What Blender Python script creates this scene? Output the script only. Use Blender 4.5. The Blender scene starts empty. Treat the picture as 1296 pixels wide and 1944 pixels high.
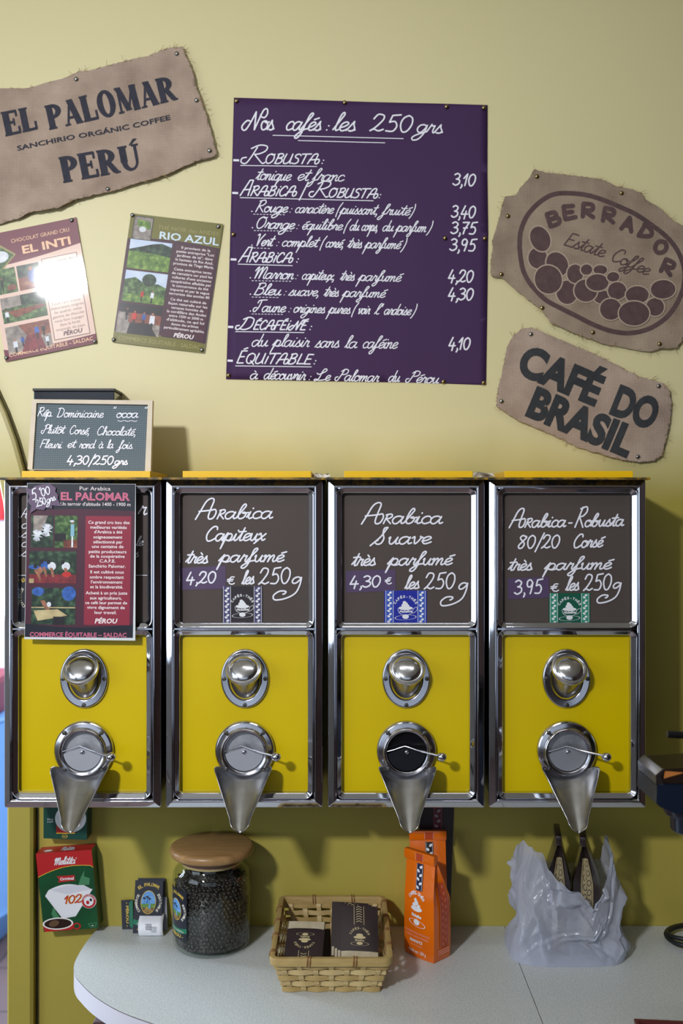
import bpy, bmesh, math, random, unicodedata
from mathutils import Vector, Matrix
random.seed(7)
PI = math.pi
sc = bpy.context.scene
C = sc.collection

# ------------------------------------------------------------------ camera, world, lights, exposure
F = 1890.0            # focal length in photo pixels (35 mm on 24x36 portrait)
CY, CZ = -2.11, 1.63  # the camera stands this far from the wall, at this height
cam_d = bpy.data.cameras.new('camera')
cam = bpy.data.objects.new('camera', cam_d); C.objects.link(cam)
cam.location = (0, CY, CZ); cam.rotation_euler = (PI/2, 0, 0)
cam_d.sensor_fit = 'VERTICAL'; cam_d.sensor_height = 36.0; cam_d.lens = 36.0*F/1944.0
cam_d.clip_start = 0.05; cam_d.clip_end = 60
cam_d.dof.use_dof = True; cam_d.dof.focus_distance = 1.90; cam_d.dof.aperture_fstop = 2.8
sc.camera = cam

w = bpy.data.worlds.new('world'); sc.world = w; w.use_nodes = True
bgn = w.node_tree.nodes['Background']
bgn.inputs[0].default_value = (0.72, 0.84, 1.0, 1); bgn.inputs[1].default_value = 0.62

def area(name, loc, aim, sx, sy, power, color, portal=False):
    l = bpy.data.lights.new(name, 'AREA'); l.shape = 'RECTANGLE'; l.size = sx; l.size_y = sy
    l.energy = power; l.color = color
    o = bpy.data.objects.new(name, l); C.objects.link(o); o.location = loc
    d = Vector(aim) - Vector(loc)
    o.rotation_euler = d.to_track_quat('-Z', 'Y').to_euler()
    if portal: l.cycles.is_portal = True
    return o
LAMP_LOC, LAMP_AIM = Vector((-1.45, -3.15, 2.86)), Vector((-0.38, 0, 1.50))
LAMP_DIR = (LAMP_AIM - LAMP_LOC).normalized()
area('flood_lamp_light', LAMP_LOC, LAMP_AIM, 0.25, 0.17, 21, (0.98, 0.97, 1.0)).data.spread = math.radians(92)
area('chute_fill_light', (0.15, -0.95, 2.975), (0.15, -0.95, 0), 1.15, 0.09, 3.2, (0.95, 0.97, 1.0))  # unseen lamp added to put highlights on the chutes and chrome
area('daylight_side_window', (-2.39, -2.2, 1.75), (0, -2.2, 1.75), 2.0, 1.5, 25, (0.76, 0.87, 1.0))
area('daylight_shop_window', (-1.0, -4.19, 1.7), (-1.0, 0, 1.7), 1.7, 1.5, 2, (0.75, 0.86, 1.0))
area('hall_fill_light', (-2.9, 1.0, 1.9), (0, 1.0, 1.5), 1.2, 1.4, 130, (0.72, 0.84, 1.0))  # unseen area light added to brighten the passage; no window stands there

sc.view_settings.view_transform = 'Standard'; sc.view_settings.look = 'None'
sc.view_settings.gamma = 1.0; sc.view_settings.use_curve_mapping = False
sc.view_settings.exposure = 0.0
try: sc.cycles.caustics_reflective = False; sc.cycles.caustics_refractive = False
except Exception: pass

# ------------------------------------------------------------------ helpers
def lin(c):
    c = c/255.0
    return c/12.92 if c <= 0.04045 else ((c+0.055)/1.055)**2.4
def rgb(c): return (lin(c[0]), lin(c[1]), lin(c[2]), 1)

MATS = {}
def M(name, col=(128,128,128), rough=0.5, metal=0.0, spec=0.5, coat=0.0, noise=None, bump=None, scale2=None):
    """plain principled; noise=(scale, amount, second colour) mixes a second colour; bump=(scale, strength, distance)"""
    if name in MATS: return MATS[name]
    m = bpy.data.materials.new(name); m.use_nodes = True; nt = m.node_tree
    p = nt.nodes['Principled BSDF']
    p.inputs['Base Color'].default_value = rgb(col); p.inputs['Roughness'].default_value = rough
    p.inputs['Metallic'].default_value = metal; p.inputs['Specular IOR Level'].default_value = spec
    if coat:
        p.inputs['Coat Weight'].default_value = coat; p.inputs['Coat Roughness'].default_value = 0.06
    if noise or bump:
        tc = nt.nodes.new('ShaderNodeTexCoord')
        mp = nt.nodes.new('ShaderNodeMapping'); nt.links.new(tc.outputs['Object'], mp.inputs[0])
        if scale2: mp.inputs['Scale'].default_value = scale2
    if noise:
        n = nt.nodes.new('ShaderNodeTexNoise'); n.inputs['Scale'].default_value = noise[0]; n.inputs['Detail'].default_value = 5
        nt.links.new(mp.outputs[0], n.inputs['Vector'])
        r = nt.nodes.new('ShaderNodeValToRGB'); nt.links.new(n.outputs[0], r.inputs[0])
        a = noise[1]
        r.color_ramp.elements[0].position = 0.5-a; r.color_ramp.elements[0].color = rgb(noise[2])
        r.color_ramp.elements[1].position = 0.5+a; r.color_ramp.elements[1].color = rgb(col)
        if len(noise) > 3:
            e = r.color_ramp.elements.new(0.5); e.color = rgb(noise[3])
        nt.links.new(r.outputs[0], p.inputs['Base Color'])
    if bump:
        n2 = nt.nodes.new('ShaderNodeTexNoise'); n2.inputs['Scale'].default_value = bump[0]; n2.inputs['Detail'].default_value = 3
        nt.links.new(mp.outputs[0], n2.inputs['Vector'])
        b = nt.nodes.new('ShaderNodeBump'); b.inputs['Strength'].default_value = bump[1]; b.inputs['Distance'].default_value = bump[2]
        nt.links.new(n2.outputs[0], b.inputs['Height']); nt.links.new(b.outputs[0], p.inputs['Normal'])
    MATS[name] = m
    return m

def P(px, py, d):                     # photo pixel at distance d in front of the camera
    return Vector(((px-648)*d/F, CY+d, CZ-(py-972)*d/F))
CT = 0.753                            # counter top height
def K(px, py):                        # photo pixel on the counter top
    d = F*(CZ-CT)/(py-972.0)
    return Vector(((px-648)*d/F, CY+d, CT))
DW = 2.11                             # distance of the wall
def WL(px, py, off=0.0): 
    v = P(px, py, DW); v.y = -off; return v

def link_obj(name, me, parent=None):
    o = bpy.data.objects.new(name, me); C.objects.link(o)
    if parent is not None: o.parent = parent
    return o
def obj(name, bm, mats, parent=None, smooth=False, world=True, label=None, flat_angle=None):
    """one mesh object; geometry given in world space is moved to the parent's (or its own) origin"""
    if not isinstance(mats, (list, tuple)): mats = [mats]
    off = Vector((0,0,0))
    if world:
        if parent is not None:
            pp = parent
            while pp is not None: off = off + pp.location; pp = pp.parent
        else:
            xs = [v.co for v in bm.verts]
            off = Vector(((min(v.x for v in xs)+max(v.x for v in xs))/2, (min(v.y for v in xs)+max(v.y for v in xs))/2, min(v.z for v in xs)))
        for v in bm.verts: v.co -= off
    me = bpy.data.meshes.new(name)
    bm.normal_update()
    bm.to_mesh(me); bm.free()
    for m in mats: me.materials.append(m)
    if smooth:
        me.shade_smooth() if hasattr(me, 'shade_smooth') else None
        for p in me.polygons: p.use_smooth = True
        if flat_angle is not None:
            try: me.set_sharp_from_angle(angle=math.radians(flat_angle))
            except Exception: pass
    o = link_obj(name, me, parent)
    if world and parent is None: o.location = off
    if label: o['label'] = label
    return o
def thing(name, label, cat, loc=(0,0,0), rz=0.0, group=None):
    o = bpy.data.objects.new(name, None); C.objects.link(o); o.empty_display_size = 0.05
    o.location = loc; o.rotation_euler = (0,0,rz)
    return tag(o, label, cat, group)
def tag(o, label, cat, group=None, kind=None):
    if label: o['label'] = label
    if cat: o['category'] = cat
    if group: o['group'] = group
    if kind: o['kind'] = kind
    return o
def structure(name, bm, mats, parent=None, **k):
    o = obj(name, bm, mats, parent, **k); o['kind'] = 'structure'; return o
def solidify(o, t, off=-1):
    md = o.modifiers.new('thickness', 'SOLIDIFY'); md.thickness = t; md.offset = off; return md
def copy_tree(root, loc, label=None):
    r = root.copy(); C.objects.link(r); r.location = loc
    if label: r['label'] = label
    for ch in list(root.children):
        c = ch.copy(); C.objects.link(c); c.parent = r
        for g in list(ch.children):
            d = g.copy(); C.objects.link(d); d.parent = c
    return r

# --- shapes added to a bmesh
def box(bm, x0, x1, y0, y1, z0, z1, mi=0, bev=0.0, rot=None):
    vs = [bm.verts.new((x,y,z)) for x in (x0,x1) for y in (y0,y1) for z in (z0,z1)]
    fs = []
    for q in ((0,1,3,2),(4,6,7,5),(0,4,5,1),(2,3,7,6),(0,2,6,4),(1,5,7,3)):
        f = bm.faces.new([vs[i] for i in q]); f.material_index = mi; fs.append(f)
    if bev:
        es = list({e for f in fs for e in f.edges})
        r = bmesh.ops.bevel(bm, geom=es, offset=bev, segments=2, affect='EDGES', profile=0.6)
        for f in r['faces']: f.material_index = mi
    return vs
def loft(bm, loops, mi=0, closed=True, cap0=False, cap1=False):
    rows = [[bm.verts.new(p) for p in lp] for lp in loops]
    n = len(rows[0]); fs = []
    for a, b in zip(rows, rows[1:]):
        for i in range(n if closed else n-1):
            j = (i+1) % n
            try: f = bm.faces.new((a[i], a[j], b[j], b[i])); f.material_index = mi; fs.append(f)
            except ValueError: pass
    if cap0: f = bm.faces.new(rows[0][::-1]); f.material_index = mi
    if cap1: f = bm.faces.new(rows[-1]); f.material_index = mi
    return rows
def lathe(bm, prof, axis='z', n=48, o=(0,0,0), mi=0, mat=None, sx=1.0, sy=1.0):
    """prof: (radius, height) pairs, turned about z; axis 'y' turns it to face -y"""
    loops = []
    for r, h in prof:
        lp = []
        for i in range(n):
            a = 2*PI*i/n
            v = Vector((r*math.cos(a)*sx, r*math.sin(a)*sy, h))
            if axis == 'y': v = Vector((v.x, -v.z, v.y))
            if mat is not None: v = mat @ v
            lp.append(v + Vector(o))
        loops.append(lp)
    return loft(bm, loops, mi, True, prof[0][0] > 1e-5 and False, False)
def tube(bm, pts, r, n=8, mi=0, cap=True):
    pts = [Vector(p) for p in pts]; rr = r if isinstance(r, (list, tuple)) else [r]*len(pts)
    up = None; loops = []
    for i, p in enumerate(pts):
        t = (pts[min(i+1, len(pts)-1)] - pts[max(i-1, 0)])
        if t.length < 1e-9: t = Vector((0,0,1))
        t.normalize()
        if up is None:
            up = Vector((0,0,1)) if abs(t.z) < 0.9 else Vector((1,0,0))
        s = t.cross(up); s.normalize(); up = s.cross(t); up.normalize()
        loops.append([p + s*math.cos(2*PI*k/n)*rr[i] + up*math.sin(2*PI*k/n)*rr[i] for k in range(n)])
    loft(bm, loops, mi, True, cap, cap)
def ball(bm, c, r, mi=0, seg=16, sx=1, sy=1, sz=1):
    rr = bmesh.ops.create_uvsphere(bm, u_segments=seg, v_segments=seg//2, radius=r, matrix=Matrix.Translation(c) @ Matrix.Diagonal((sx,sy,sz,1)))
    for v in rr['verts']:
        for f in v.link_faces: f.material_index = mi
def spline(pts, k=6):
    """Catmull-Rom; a doubled point makes a corner"""
    segs, cur = [], [pts[0]]
    for a, b in zip(pts, pts[1:]):
        if abs(a[0]-b[0]) < 1e-9 and abs(a[1]-b[1]) < 1e-9: segs.append(cur); cur = [b]
        else: cur.append(b)
    segs.append(cur); out = []
    for s in segs:
        if len(s) == 1: out.append(s[0]); continue
        for i in range(len(s)-1):
            p0, p1, p2, p3 = s[max(i-1,0)], s[i], s[i+1], s[min(i+2,len(s)-1)]
            for j in range(k):
                t = j/k
                out.append(tuple(0.5*((2*p1[q]) + (-p0[q]+p2[q])*t + (2*p0[q]-5*p1[q]+4*p2[q]-p3[q])*t*t + (-p0[q]+3*p1[q]-3*p2[q]+p3[q])*t**3) for q in (0,1)))
        out.append(s[-1])
    return out

# ------------------------------------------------------------------ a pen alphabet: strokes on a 10-unit x-height
G = {
'a':(11,"8.5,8 6,10 2,9 0,5 1.5,.5 5,.5 8.5,7 9,9.5 9,9.5 8,4 9,.3 11.5,1.5"),
'b':(10,"0,1 4,11 6.5,18 5,20.5 3,17 1.5,8 2,2 4,0 7,1.5 8.5,6 7,9 5,8 7,7.5 10.5,8.5"),
'c':(8.5,"8,8 6,10 2.5,9 .5,5 2,.8 5,.2 9,2.5"),
'd':(11.5,"8.5,8 6,10 2,9 0,5 1.5,.5 5,.5 8.5,7 / 11,20 9.5,10 8.5,3 9.5,.2 12,1.5"),
'e':(8.5,".5,3.5 5,5 8,8 6,10 2.5,8.5 1,4.5 2.5,.5 5.5,.3 9,2.5"),
'f':(7.5,"0,2 4,10 8,18 7,20.5 4.5,18 3,8 2,-3 -1,-9 -4,-9 -4,-6 1,-1 4,1 8,2"),
'g':(10.5,"8.5,8 6,10 2,9 0,5 1.5,.7 5,.7 8.5,7 9,9.5 9,9.5 8,0 4,-8 -1,-10 -3,-7 1,-3 10.5,1.5"),
'ģ':(10.5,"8.5,8 6,10 2,9 0,5 1.5,1.5 5,2 8.5,7 9,9.5 9,9.5 9.5,-2 7,-13 -2,-20 -13,-22 -16,-16 -11,-10 -4,-10 -4,-13 -6,-14"),
'h':(10.5,"0,1 4,12 6,18 4.8,20.5 3,17 1.5,0 1.5,0 3,6 6,10 8,8.5 7.5,3 8.5,.2 11,1.5"),
'i':(5.3,"0,2 2.5,9.5 2.5,9.5 1.7,3 2.8,.2 5.5,1.5 / 4,14 4.2,14.5"),
'j':(5,"0,2 3,9.5 3,9.5 1.5,-4 -1,-10 -4,-8 0,-2 5,1.5 / 4,14 4.2,14.5"),
'l':(5.2,"0,1 4,12 6,18 4.8,20.5 2.8,17 1.8,5 3,.3 5.5,1.5"),
'm':(14,"0,8 1.5,9.8 2,8 1,0 1,0 2.5,6 5,9.8 6.5,8 5.5,0 5.5,0 7.5,6.5 10,9.8 11.3,8 10.6,3 11.5,.2 14.3,1.5"),
'n':(9.8,"0,8 1.5,9.8 2,8 1,0 1,0 2.5,6 5.5,9.8 7.3,8 6.5,3 7.5,.2 10,1.5"),
'o':(9.3,"5,10 2,9 .5,5 2,.7 5,.2 8,3 8.3,7 6,10 4.5,9 7,8 10,9"),
'p':(10.5,"-2,2 1,8 2.5,11 2,6 -1.5,-11 -1.5,-11 1,5 4,9.5 7,9.5 8.5,6.5 7,1.5 4,.5 2,2 6,0 10.5,1.5"),
'q':(10.5,"8.5,8 6,10 2,9 0,5 1.5,.7 5,.7 8.5,7 9,9.5 9,9.5 7.5,-1 6,-11 6,-11 8,-3 11,1.5"),
'r':(7.8,"0,2 2.5,9.5 3,11 3.5,9 6.5,9.2 6.5,9.2 5.5,3 6.5,.2 8.5,1.5"),
's':(7.6,"-.5,.5 4.5,10.8 4.5,10.8 5,7 7,3 5.5,.3 2,.5 4,0 8,1.5"),
't':(7,"0,2 4,10 6,18 6,18 3.7,6 3.5,1 5,.2 7.5,1.5 / 0,12.3 8.5,13"),
'u':(10,"0,8 1.2,9.8 1,4 2.5,.3 5,1.5 7.8,9.5 7.8,9.5 7,3 8,.3 10.5,1.5"),
'v':(9,"0,8 2,10 2.5,5 3.5,.2 6,3 8,9 7,10.3 8,8.5 9.5,9"),
'x':(9,"0,8 2,10 4,5 6,.3 9,2 / 8.5,9.5 -3,-4"),
'y':(10,"0,8 1.2,9.8 1,4 2.5,.3 5,1.5 7.8,9.5 7.8,9.5 6,-4 2,-10 0,-7 4,-2 10,1.5"),
'z':(8,"0,9 7,9.5 7,9.5 0,0 0,0 8,1"),
'A':(17,"0,0 3,9 6,18 10,21 13,19 12,10 11.5,3 13,0 16.5,1 18,6 16.5,9.5 13,9 8,8.5 1.5,8"),
'Â':(14,"0,0 4,10 8,20 8,20 13,20 13,20 12,10 11.5,0 / 2.5,7.5 12.5,8"),
'B':(14,"2,0 5,20 / 3,19 10,20.5 12.5,16 9,12 4.5,11 4.5,11 11,10 12,4 8,0 1.5,.3"),
'ß':(18,"3,7 0,6 0,1.5 3,0 6,6 9,19 / 6,17.5 11,21 16,19 15,13 9,11 9,11 16,10 16,3 11,0 6,1"),
'C':(13,"12,16 11,19.5 7,20 3,15 1,8 3,1 7,0 13,4"),
'D':(16,"2,0 5,20 / 1,19.5 9,20.5 14,15 12,4 6,0 1,.5"),
'ð':(20,"3,7 0,6 0,1.5 3,0 7,7 10,19 / 6,17.5 12,21 18,17 17,5 11,0 5,1"),
'E':(12.5,"12,19.5 4,19.5 4,19.5 1.5,.3 1.5,.3 11,.5 / 3,10 10,10.5"),
'F':(12,"13,19.8 4,19.5 4,19.5 1.5,0 / 3,10 10,10.5"),
'I':(6,"2,0 4,14 / 5.3,19 5.5,19.6"),
'J':(14,"4,7 0,6 0,1.5 3,0 7,8 8,19 / 3,15 5,19.5 16,20.5"),
'L':(12,"5,20 2,.5 2,.5 12,1"),
'Ł':(13,"0,14 3,12 10,17 11,21 8,22 6,16 5,6 2,0 -1,1 1,3 6,.5 13,2"),
'M':(19,"0,13 2,18 4,20 4,20 3,0 3,0 6,14 10,20 10,20 9,0 9,0 12,14 15,20 17,16 15.5,4 17,0 19.5,2"),
'N':(23,"9,9 5,9.5 0,4 1,0 5,0 10,8 15,19 15,19 15.5,0 15.5,0 20,12 24,21 28,22 29,17 26,13 22,14 21,16"),
'O':(15,"7,20 2,16 1,7 4,.5 9,1 13,8 12,17 7,20 9,18 13,19"),
'P':(16,"3,7 0,6 0,1.5 4,0 7,8 10,19 / 6,17 11,21 17,19 16,13 10,11"),
'Q':(15,"7,20 2,16 1,7 4,.5 9,1 13,8 12,17 7,20 / 8,5 14,-2"),
'R':(14,"2,0 5,20 / 2.5,18.5 10,20.5 12.5,16 9,11.5 4,10.5 4,10.5 8,6 13,0"),
'Ŕ':(18,"3,7 0,6 0,1.5 4,0 7,8 9.5,19 / 5,17.5 11,21.5 17,20 17,15 13,11.5 9,10.5 9,10.5 13,5 17,0 19,1"),
'S':(12.5,"12,17 9,20 4,18 4,13 9,10 10,4 6,0 0,1"),
'Ŝ':(11,"-6,-2 4,9 9,19 10,21 6,20 6,14 9,7 7,1 2,0 -1,3 2,5"),
'T':(14,"5,0 8,20 / 1,20 16,20.5"),
'U':(15,"3,20 1,8 2,1 6,0 11,5 13,20 13,20 12,5 13,0"),
'V':(12,"0,18 3,20 4,10 5,0 5,0 8,12 13,20"),
'0':(12,"6,18 2,15 .5,8 3,.5 7,1 10,8 9.5,15 6,18"),
'1':(7.5,"0,11 5,18 5,18 3,0"),
'2':(12.5,"1,13 4,18 9,17 9,12 4,4 0,0 0,0 3,1.8 7,.2 11,2"),
'3':(11.5,"1,16 5,18 9,15 7,10.5 4,9.5 4,9.5 9,8 9,3 4,0 0,2"),
'4':(12,"5,18 0,5 0,5 10,5.5 / 7.5,10 5.5,-2"),
'5':(12,"11,18.5 4,17.5 4,17.5 2.5,10 2.5,10 7,11 9.5,6 7,.5 1,.5"),
'7':(11,"1,17.5 10,18 10,18 5,8 3,0 / 2.5,9 8,9.5"),
'8':(12,"9,16 5,18 2,14 8,7 6,1 2,0 1,4 6,10 10,15 9,17"),
'9':(11.5,"9,14 6,18 2,16 2,10 6,9 9,14 9,14 7.5,5 6,0"),
'€':(11,"9,15 5,15 2.5,9 3,2 7,0 10,2 / 0,10 8,10.5 / 0,6.5 7,7"),
',':(4,"2,1.2 2.5,-1 1,-4"), '.':(4,"1.5,.6 1.8,.6"), ':':(5,"2,1 2.2,1 / 3,7.5 3.2,7.5"),
'(':(6,"6,21 2,12 1,0 1.5,-6"), ')':(6,"3,21 5,12 3,0 0,-6"), '/':(8,"0,-5 9,21"), '-':(8,"1,7 7,7.3"),
"'":(3,"2,20 1.5,15"), '"':(6,"2,20 1.5,16 / 5,20 4.5,16"), ' ':(7,""), '¯':(10,"0,0 10,1.2"),
}
def glyph(ch):
    adv, s = G[ch]
    return adv, [[tuple(float(q) for q in p.split(',')) for p in part.split()] for part in s.split('/') if part.strip()]
MARK = {'\u0301':"4.5,12.8 9.5,14.8", '\u0300':"3.5,15.5 6,12.8", '\u0302':"2.5,12.6 5.5,15.5 8.5,13", '\u0308':"3,14 3.2,14 / 7,14 7.2,14"}

class Art:
    """flat drawing laid out in photo pixels; built as one mesh on a surface given by mapf(x, y, lift)"""
    def __init__(self): self.bm = bmesh.new(); self.mats = []; self.n = 0
    def mi(self, m):
        if m not in self.mats: self.mats.append(m)
        return self.mats.index(m)
    def poly(self, pts, m, layer=1):
        self.n += 1; layer += (self.n % 40)*0.004
        f = self.bm.faces.new([self.bm.verts.new((p[0], p[1], layer)) for p in pts]); f.material_index = self.mi(m); return f
    def rect(self, x0, y0, x1, y1, m, layer=1): return self.poly([(x0,y0),(x1,y0),(x1,y1),(x0,y1)], m, layer)
    def ellipse(self, cx, cy, rx, ry, m, layer=1, rot=0, n=28, ring=None):
        c, s = math.cos(rot), math.sin(rot)
        pt = lambda k, q: (cx + rx*k*math.cos(q)*c - ry*k*math.sin(q)*s, cy + rx*k*math.cos(q)*s + ry*k*math.sin(q)*c)
        if ring is None: self.poly([pt(1, 2*PI*i/n) for i in range(n)], m, layer)
        else:
            k = 1-ring/max(rx, ry)
            for i in range(n):
                a, b = 2*PI*i/n, 2*PI*(i+1)/n
                self.poly([pt(1,a), pt(1,b), pt(k,b), pt(k,a)], m, layer)
    def stroke(self, pts, wd, m, layer=1, smooth=True, caps=True, k=5):
        if smooth and len(pts) > 2: pts = spline(pts, k)
        q = [pts[0]]
        for p in pts[1:]:
            if math.hypot(p[0]-q[-1][0], p[1]-q[-1][1]) > 1e-4: q.append(p)
        self.n += 1; h = wd/2; mi = self.mi(m); zc = [layer+(self.n % 30)*0.012]      # every step a hair higher, so no two faces coincide
        V = lambda x, y: self.bm.verts.new((x, y, zc[0]))
        def disc(x, y, n=8):
            zc[0] += 0.006
            f = self.bm.faces.new([V(x+h*math.cos(2*PI*i/n), y+h*math.sin(2*PI*i/n)) for i in range(n)]); f.material_index = mi
        if len(q) < 2: disc(*q[0]); return
        prev = None
        for i, p in enumerate(q):
            zc[0] += 0.006
            a, b = q[max(i-1,0)], q[min(i+1,len(q)-1)]
            tx, ty = b[0]-a[0], b[1]-a[1]; L = math.hypot(tx, ty) or 1; nx, ny = -ty/L, tx/L
            if 0 < i < len(q)-1:      # sharp corner: break the ribbon and join with a disc
                ux, uy = p[0]-a[0], p[1]-a[1]; vx, vy = b[0]-p[0], b[1]-p[1]
                du, dv = math.hypot(ux,uy), math.hypot(vx,vy)
                if (ux*vx+uy*vy)/(du*dv+1e-12) < 0.3:
                    n1 = (-uy/du, ux/du); n2 = (-vy/dv, vx/dv)
                    e = (V(p[0]+n1[0]*h, p[1]+n1[1]*h), V(p[0]-n1[0]*h, p[1]-n1[1]*h))
                    f = self.bm.faces.new((prev[0], e[0], e[1], prev[1])); f.material_index = mi
                    disc(*p)
                    prev = (V(p[0]+n2[0]*h, p[1]+n2[1]*h), V(p[0]-n2[0]*h, p[1]-n2[1]*h)); continue
            cur = (V(p[0]+nx*h, p[1]+ny*h), V(p[0]-nx*h, p[1]-ny*h))
            if prev: f = self.bm.faces.new((prev[0], cur[0], cur[1], prev[1])); f.material_index = mi
            prev = cur
        if caps: disc(*q[0]); disc(*q[-1])
    def hand(self, text, p0, p1, xh, m, wd=2.2, slant=0.32, layer=2, caps=1.0):
        """handwriting from p0 to p1 along its baseline; xh is the x-height in pixels"""
        t = unicodedata.normalize('NFD', text.replace('Â','\x01').replace('ģ','\x02').replace('Ŕ','\x03').replace('Ŝ','\x04'))
        back = {'\x01':'Â','\x02':'ģ','\x03':'Ŕ','\x04':'Ŝ'}
        x = 0; items = []; last = (0, 10, False)
        for ch in t:
            ch = back.get(ch, ch)
            if ch in MARK:
                up = last[2]
                pts = [[tuple(float(q) for q in p.split(',')) for p in part.split()] for part in MARK[ch].split('/')]
                items.append((last[0], [[(a+(2 if up else 0), b+(9.5*caps if up else 0)) for a, b in s] for s in pts], 1)); continue
            adv, st = glyph(ch); up = ch.isupper() or ch in 'ð'
            k = caps if up else 1.0
            items.append((x, st, k)); last = (x, adv, up); x += adv*k
        L = math.hypot(p1[0]-p0[0], p1[1]-p0[1]); s = xh/10.0
        sx = L/max(x, 1e-6); dx, dy = (p1[0]-p0[0])/L, (p1[1]-p0[1])/L
        for ox, st, k in items:
            for pts in st:
                qq = []
                for a, b in pts:
                    u = (ox + a*k)*sx + b*k*s*slant; v = b*k*s
                    qq.append((p0[0]+u*dx+v*dy, p0[1]+u*dy-v*dx))
                self.stroke(qq, wd, m, layer)
    def text(self, s, p0, p1, h, m, layer=2, bold=0.0, slant=0.0, fit=True, align='l'):
        """printed text; h is the capital height in pixels; stretched to end at p1 when fit"""
        cu = bpy.data.curves.new('t', 'FONT'); cu.body = s; cu.size = 1; cu.resolution_u = 5 if bold >= .04 else 2; cu.offset = bold; cu.shear = slant
        o = bpy.data.objects.new('t', cu); me = bpy.data.meshes.new_from_object(o)
        vs = [v.co.copy() for v in me.vertices]; fs = [list(p.vertices) for p in me.polygons]
        bpy.data.objects.remove(o); bpy.data.curves.remove(cu); bpy.data.meshes.remove(me)
        if not vs: return
        x0 = min(v.x for v in vs); x1 = max(v.x for v in vs)
        L = math.hypot(p1[0]-p0[0], p1[1]-p0[1]); dx, dy = (p1[0]-p0[0])/L, (p1[1]-p0[1])/L
        sy = h/0.72; sx = L/(x1-x0) if fit else sy
        st = 0 if fit or align == 'l' else (L-(x1-x0)*sx)*(0.5 if align == 'c' else 1)
        mi = self.mi(m); nv = []
        for v in vs:
            u, q = st+(v.x-x0)*sx, v.y*sy
            nv.append(self.bm.verts.new((p0[0]+u*dx+q*dy, p0[1]+u*dy-q*dx, layer)))
        for f in fs:
            try: ff = self.bm.faces.new([nv[i] for i in f]); ff.material_index = mi
            except ValueError: pass
    def arc_text(self, s, cx, cy, r, a0, a1, h, m, layer=2, bold=0.0, inside=False):
        """letters spread on a circle from angle a0 to a1 (degrees, 90 = top)"""
        n = len(s)
        for i, ch in enumerate(s):
            if ch == ' ': continue
            a = math.radians(a0 + (a1-a0)*(i+0.5)/n)
            t = (math.sin(a), math.cos(a)) if not inside else (-math.sin(a), -math.cos(a))
            x, y = cx+r*math.cos(a), cy-r*math.sin(a); wd = h*0.42
            p0 = (x-t[0]*wd, y-t[1]*wd); p1 = (x+t[0]*wd, y+t[1]*wd)
            self.text(ch, p0, p1, h, m, layer, bold, fit=(ch not in "-.'I"), align='c')
    def build(self, name, mapf, parent=None, grid=None, world=True, step=0.00035, label=None, keep_layer=False):
        bm = self.bm
        if grid:
            bmesh.ops.triangulate(bm, faces=[f for f in bm.faces if len(f.verts) > 4])
            for ax in (0, 1):
                lo = min(v.co[ax] for v in bm.verts); hi = max(v.co[ax] for v in bm.verts)
                c = lo+grid
                while c < hi:
                    co = Vector((0,0,0)); co[ax] = c; no = Vector((0,0,0)); no[ax] = 1
                    bmesh.ops.bisect_plane(bm, geom=bm.verts[:]+bm.edges[:]+bm.faces[:], plane_co=co, plane_no=no, dist=1e-5)
                    c += grid
        for v in bm.verts: v.co = mapf(v.co.x, v.co.y, v.co.z*step)
        return obj(name, bm, self.mats, parent, world=world, label=label)

def plane_map(d, disp=None):
    """photo pixels at distance d, facing the camera; lift comes off the surface towards the room"""
    def f(x, y, l):
        v = P(x, y, d); v.y -= l + (disp(x, y) if disp else 0); return v
    return f

# ------------------------------------------------------------------ materials shared by many things
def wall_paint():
    """cream above, deeper yellow below shelf height, blending unevenly behind the dispenser tops"""
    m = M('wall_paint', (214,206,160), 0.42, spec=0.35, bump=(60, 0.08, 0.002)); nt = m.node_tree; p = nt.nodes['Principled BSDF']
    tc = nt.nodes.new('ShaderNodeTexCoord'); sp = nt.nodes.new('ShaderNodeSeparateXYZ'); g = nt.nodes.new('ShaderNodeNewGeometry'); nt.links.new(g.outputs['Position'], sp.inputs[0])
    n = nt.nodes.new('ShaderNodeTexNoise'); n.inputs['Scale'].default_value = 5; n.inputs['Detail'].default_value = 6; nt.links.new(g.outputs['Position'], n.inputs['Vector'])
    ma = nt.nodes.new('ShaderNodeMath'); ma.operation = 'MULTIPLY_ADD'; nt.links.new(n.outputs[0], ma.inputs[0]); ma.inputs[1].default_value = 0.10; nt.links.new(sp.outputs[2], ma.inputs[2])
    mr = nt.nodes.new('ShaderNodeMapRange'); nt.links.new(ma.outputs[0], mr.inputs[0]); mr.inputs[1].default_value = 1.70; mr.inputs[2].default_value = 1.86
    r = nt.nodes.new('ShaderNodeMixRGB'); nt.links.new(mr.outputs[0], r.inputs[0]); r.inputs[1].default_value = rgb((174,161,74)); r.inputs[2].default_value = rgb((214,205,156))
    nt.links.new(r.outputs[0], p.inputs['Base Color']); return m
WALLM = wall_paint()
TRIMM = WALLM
WHITE_INK = M('white_paint_pen', (232,232,240), 0.6)
CHROME = M('chrome', (212,213,222), 0.06, 1.0, bump=(9, 0.06, 0.006))
CHROME_S = M('polished_steel', (200,200,208), 0.15, 1.0)
TUBES = M('satin_steel', (176,174,170), 0.24, 1.0)
STEEL = M('brushed_steel', (196,196,196), 0.27, 1.0, noise=(40, 0.3, (160,160,160)))
BLACK = M('black_plastic', (16,16,20), 0.3)
SCREW = M('screw_steel', (120,118,112), 0.35, 1.0)
SLOT = M('screw_slot', (20,20,20), 0.6)
YELLOW = M('yellow_enamel', (214,188,0), 0.30, spec=0.4, noise=(3, 0.3, (208,181,0)))
LIDYEL = M('yellow_lid_enamel', (238,190,0), 0.35)
NAVY = M('navy_print', (20,24,38), 0.4)
GOLD = M('gold_print', (205,175,70), 0.4)
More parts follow.
